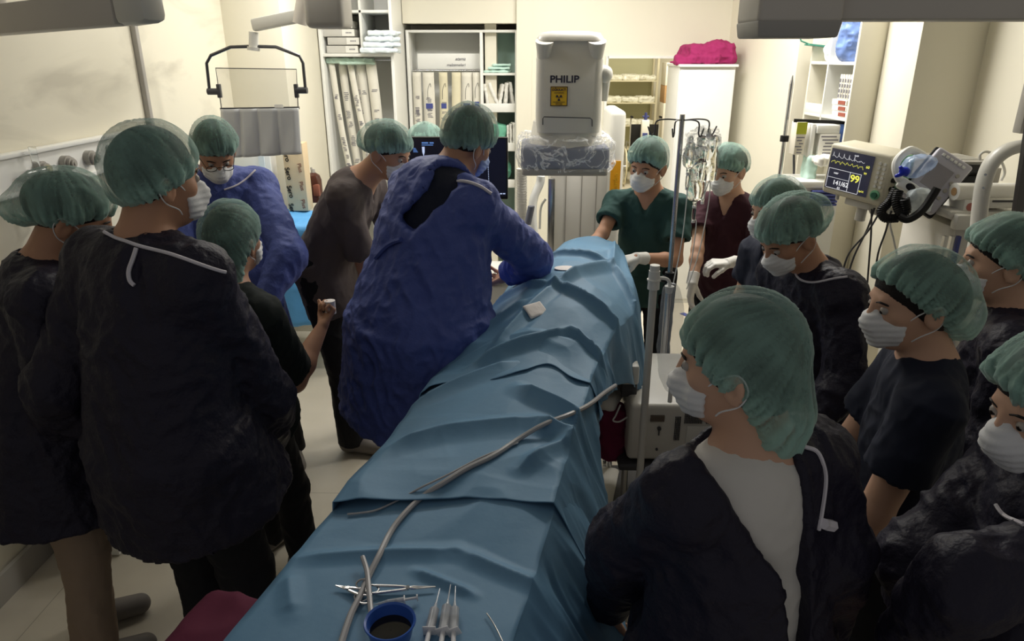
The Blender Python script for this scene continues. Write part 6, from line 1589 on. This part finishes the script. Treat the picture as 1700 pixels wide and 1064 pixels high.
# grey tube running the length of the drapes
M_tube = mat('grey_tubing', srgb(168, 166, 166), .35, spec=.5)
def lay(pts, r, name, label, mt, cat='tube', lift=.006, smooth=6, n=8, group=None):
    P = [surf(px, py, lift)[0] for px, py in pts]
    m = MB(); m.tube(P, r, n, smooth=smooth); o = m.build(name, mt); return tag(o, label, cat, group)
lay([(1018, 640), (1000, 652), (975, 672), (950, 688), (905, 706), (862, 732), (820, 760), (775, 782), (735, 806), (700, 830), (668, 862), (648, 890), (630, 925), (612, 962), (598, 995), (583, 1025), (568, 1070), (556, 1110)], .0072, 'long_tube', 'long thick grey tube snaking down the blue drapes to the lower edge', M_tube, lift=.008)
lay([(860, 738), (800, 762), (745, 790), (700, 812), (660, 834), (625, 850), (598, 855), (578, 857)], .0026, 'thin_tube', 'thin grey tube beside the thick one on the middle drape', M_tube)
lay([(604, 932), (610, 960), (614, 1000), (618, 1040), (622, 1080)], .0058, 'short_tube', 'short grey tube end crossing the long tube near the forceps', M_tube, lift=.018)
# gauze pads and white opening
def pad(px, py, w_, h_, rot, name, label, mt, th=.008, cat='gauze'):
    p, n = surf(px, py, th * .5)
    R_ = n.to_track_quat('Z', 'Y').to_matrix() @ Matrix.Rotation(rot, 3, 'Z')
    V, F = sculpt([(rbox((0, 0, 0), (w_ / 2, h_ / 2, th / 2), rd=th * .45), .004)], .004)
    V = V + vnormals(V, F) * (.0016 * noise3(V * 40, 3))[:, None]; V[:, 2] += .006 * noise3(V * 16, 5) 
    o = mesh_obj(name, V, F, mt, None, True, tuple(p)); o.rotation_euler = R_.to_euler(); return tag(o, label, cat)
M_gauze = mat('white_gauze', srgb(232, 226, 222), .9, bump=.5, bscale=120)
pad(888, 516, .085, .062, .1, 'gauze_pad', 'square white gauze pad lying on the uppermost drape', M_gauze)
def disc(px, py, rx, ry, name, label, mt):
    p, n = surf(px, py, .003); R_ = n.to_track_quat('Z', 'Y').to_matrix()
    m = MB(); m.lathe([(.001, -.002), (1, -.002), (1, .001), (.001, .002)], n=32); o = m.build(name, mt); o.scale = (rx, ry, 1); o.location = p; o.rotation_euler = R_.to_euler(); return tag(o, label, 'dressing')
disc(938, 446, .034, .045, 'round_dressing', 'round white dressing in the drape opening beyond the surgeon elbow', M_gauze)
# forceps pair
def forceps(a, b, label, spread=.010, group='steel forceps'):
    """a tip pixel, b ring pixel"""
    pa, na = surf(*a, .006); pb, nb_ = surf(*b, .006); d = (pb - pa); L = d.length; d.normalize(); s_ = d.cross(na).normalized(); n = s_.cross(d)
    t = T_('forceps', label, 'forceps', tuple(pa), group); o_ = wrt(t)
    for k in (-1, 1):
        m = MB(); m.tube([pa + n * .002, pa + d * L * .3 + s_ * k * .002 + n * .003, pa + d * L * .45 - s_ * k * .004 + n * .003, pa + d * L * .85 - s_ * k * spread + n * .004], [.0016, .003, .0032, .0026], 6, smooth=4)
        c = pb - s_ * k * (spread + .006)
        m.tube([c + (d * math.cos(q) * 1.25 + s_ * math.sin(q)) * .012 + n * .003 for q in np.linspace(0, 2 * math.pi, 17)[:-1]], .0024, 6, closed=True)
        m.build('handle', M_steel, t, o_)
    m = MB(); c = pa + d * L * .38; m.cyl(c - n * .0, c + n * .007, .0042, n=12); m.build('hinge', M_steel, t, o_)
forceps((724, 978), (602, 985), 'long steel forceps pointing right beside the blue bowl')
forceps((558, 977), (612, 992), 'short steel clamp pointing left under the grey tube')
# syringes
M_syr = mat('syringe_clear', srgb(206, 210, 216), .15, alpha=.55, spec=.7)
M_syrw = mat('syringe_white', srgb(222, 222, 224), .4)
def syringe(tip, end, label, L=.0, r=.0085, group='syringes on the drape', needle=.045):
    pa, na = surf(*tip, .010); pb, nb_ = surf(*end, .012); d = (pb - pa); L = d.length; d.normalize()
    t = T_('syringe', label, 'syringe', tuple(pa), group); o_ = wrt(t)
    q = pa + d * needle
    m = MB(); m.cyl(pa, q, .0012, .0018, n=8); m.cyl(q, q + d * .016, .0026, .0045, n=12); m.build('needle', M_syr, t, o_)
    m = MB(); m.cyl(q + d * .014, q + d * .020, .004, r); m.cyl(q + d * .02, pa + d * L * .72, r, n=20); m.build('barrel', M_syr, t, o_)
    m = MB(); m.cyl(pa + d * L * .50, pa + d * L * .54, r * .92, n=16); m.build('rubber_stopper', M_rubber, t, o_)
    m = MB(); m.cyl(pa + d * L * .54, pb, r * .5, n=12); m.cyl(pb, pb + d * .003, r * 1.2, n=20); s_ = d.cross(na).normalized(); m.box(pa + d * L * .72, (r * 2.7, .003, r * 2.0), Matrix((s_, d, s_.cross(d))).transposed(), .001); m.build('plunger', M_syrw, t, o_)
syringe((731, 982), (706, 1085), 'left syringe of the three lying parallel at the lower edge', r=.010)
syringe((751, 972), (730, 1090), 'middle syringe of the three lying parallel at the lower edge', r=.0105)
syringe((759, 975), (752, 1090), 'right syringe of the three lying parallel at the lower edge', r=.010)
syringe((620, 1010), (692, 1000), 'small syringe lying crosswise above the blue bowl', r=.006, needle=.01)
lay([(808, 1022), (820, 1040), (832, 1064), (838, 1080)], .0014, 'needle_rod', 'thin steel rod lying alone right of the syringes', M_steel, 'rod')
# blue bowl with dark liquid
p, n = surf(648, 1052, .0); c = Vector(atz(648, 1040, p.z + .035)); c.z = p.z
t = T_('blue_bowl', 'round blue bowl of dark liquid at the lower edge of the drape', 'bowl', tuple(c)); o_ = wrt(t)
M_bowl = mat('bowl_blue', srgb(52, 92, 172), .35)
m = MB(); m.lathe([(.001, 0), (.030, 0), (.040, .012), (.0475, .045), (.051, .048), (.050, .0505), (.0455, .048), (.0385, .014), (.028, .004), (.001, .004)], c, 40); m.build('shell', M_bowl, t, o_)
m = MB(); m.lathe([(.001, .026), (.0412, .026), (.0412, .022), (.001, .022)], c, 40); m.build('liquid', mat('dark_liquid', srgb(26, 26, 28), .08), t, o_)
# wine sheet, finally placed so that it lies under the drapes and shows beyond them
zz = atz(470, 1045, .955)
V, F = sculpt([(rbox((zz[0] - .02, zz[1] - .02, .90), (.22, .12, .045), np.array(Matrix.Rotation(math.radians(-12), 3, 'Z')), rd=.03), .01)], .009)
V = V + vnormals(V, F) * (.006 * ridged(V * 12))[:, None]; c = V.mean(0)
M_wine2 = mat('wine_sheet', srgb(96, 34, 58), .85, bump=.5, bscale=30, noise=.12)
tag(mesh_obj('wine_red_sheet', V - c, F, M_wine2, None, True, tuple(c)), 'dark wine red sheet showing below the lowest blue drape at the near corner', 'sheet')
# the patient under the drapes
M_pat = mat('patient_gown', srgb(190, 200, 205), .8)
P = []
def cap2(t1, v1, z1, t2, v2, z2, r1, r2, k=.04, sq=None): P.append((capsule(tp(t1, v1, z1), tp(t2, v2, z2), r1, r2, sq), k))
sqz = (A(0, 0, 1), 1.5)
cap2(2.42, 0, 1.03, 2.46, 0, 1.03, .085, .08); cap2(2.32, 0, 1.01, 2.15, 0, 1.00, .055, .06)
cap2(2.10, -.12, 1.01, 2.10, .12, 1.01, .075, .075); cap2(2.05, 0, 1.03, 1.45, 0, 1.03, .165, .15, .05, sqz)
cap2(1.4, -.07, 1.01, 1.4, .07, 1.01, .09, .09)
for s_ in (-1, 1):
    cap2(1.35, s_ * .09 - .02, 1.01, .92, s_ * .09 - .03, .985, .072, .050); cap2(.92, s_ * .09 - .03, .98, .52, s_ * .09 - .03, .965, .046, .032); cap2(.52, s_ * .09 - .03, .96, .48, s_ * .10 - .03, .965, .032, .028)
    k_ = .72 if s_ > 0 else 1
    cap2(2.10, s_ * .19 * k_, 1.0, 1.78, s_ * .23 * k_, .975, .042, .036); cap2(1.78, s_ * .23 * k_, .975, 1.52, s_ * .22 * k_, .972, .034, .026)
    for f_ in range(4): cap2(1.50, s_ * (.205 + .014 * f_) * k_, .972, 1.40, s_ * (.20 + .018 * f_) * k_, .970, .010, .008, .006)
V, F = sculpt(P, .01); c = A(*tp(1.4, 0, .94))
tag(mesh_obj('person', V - c, F, M_skin2, None, True, tuple(c)), 'patient lying on the table wholly under the blue drapes', 'person')
# white cup-like roll held by the small woman
c = p4['wt'][-1] + p4['hd'][-1] * .085
t = T_('white_roll', 'small white bandage roll held in the raised fist of the black-green scrubbed person', 'bandage roll', tuple(c)); o_ = wrt(t)
m = MB(); m.cyl(c + A(-.004, -.01, -.02), c + A(-.004, -.01, .035), .022, n=24); m.build('roll', M_gauze, t, o_)
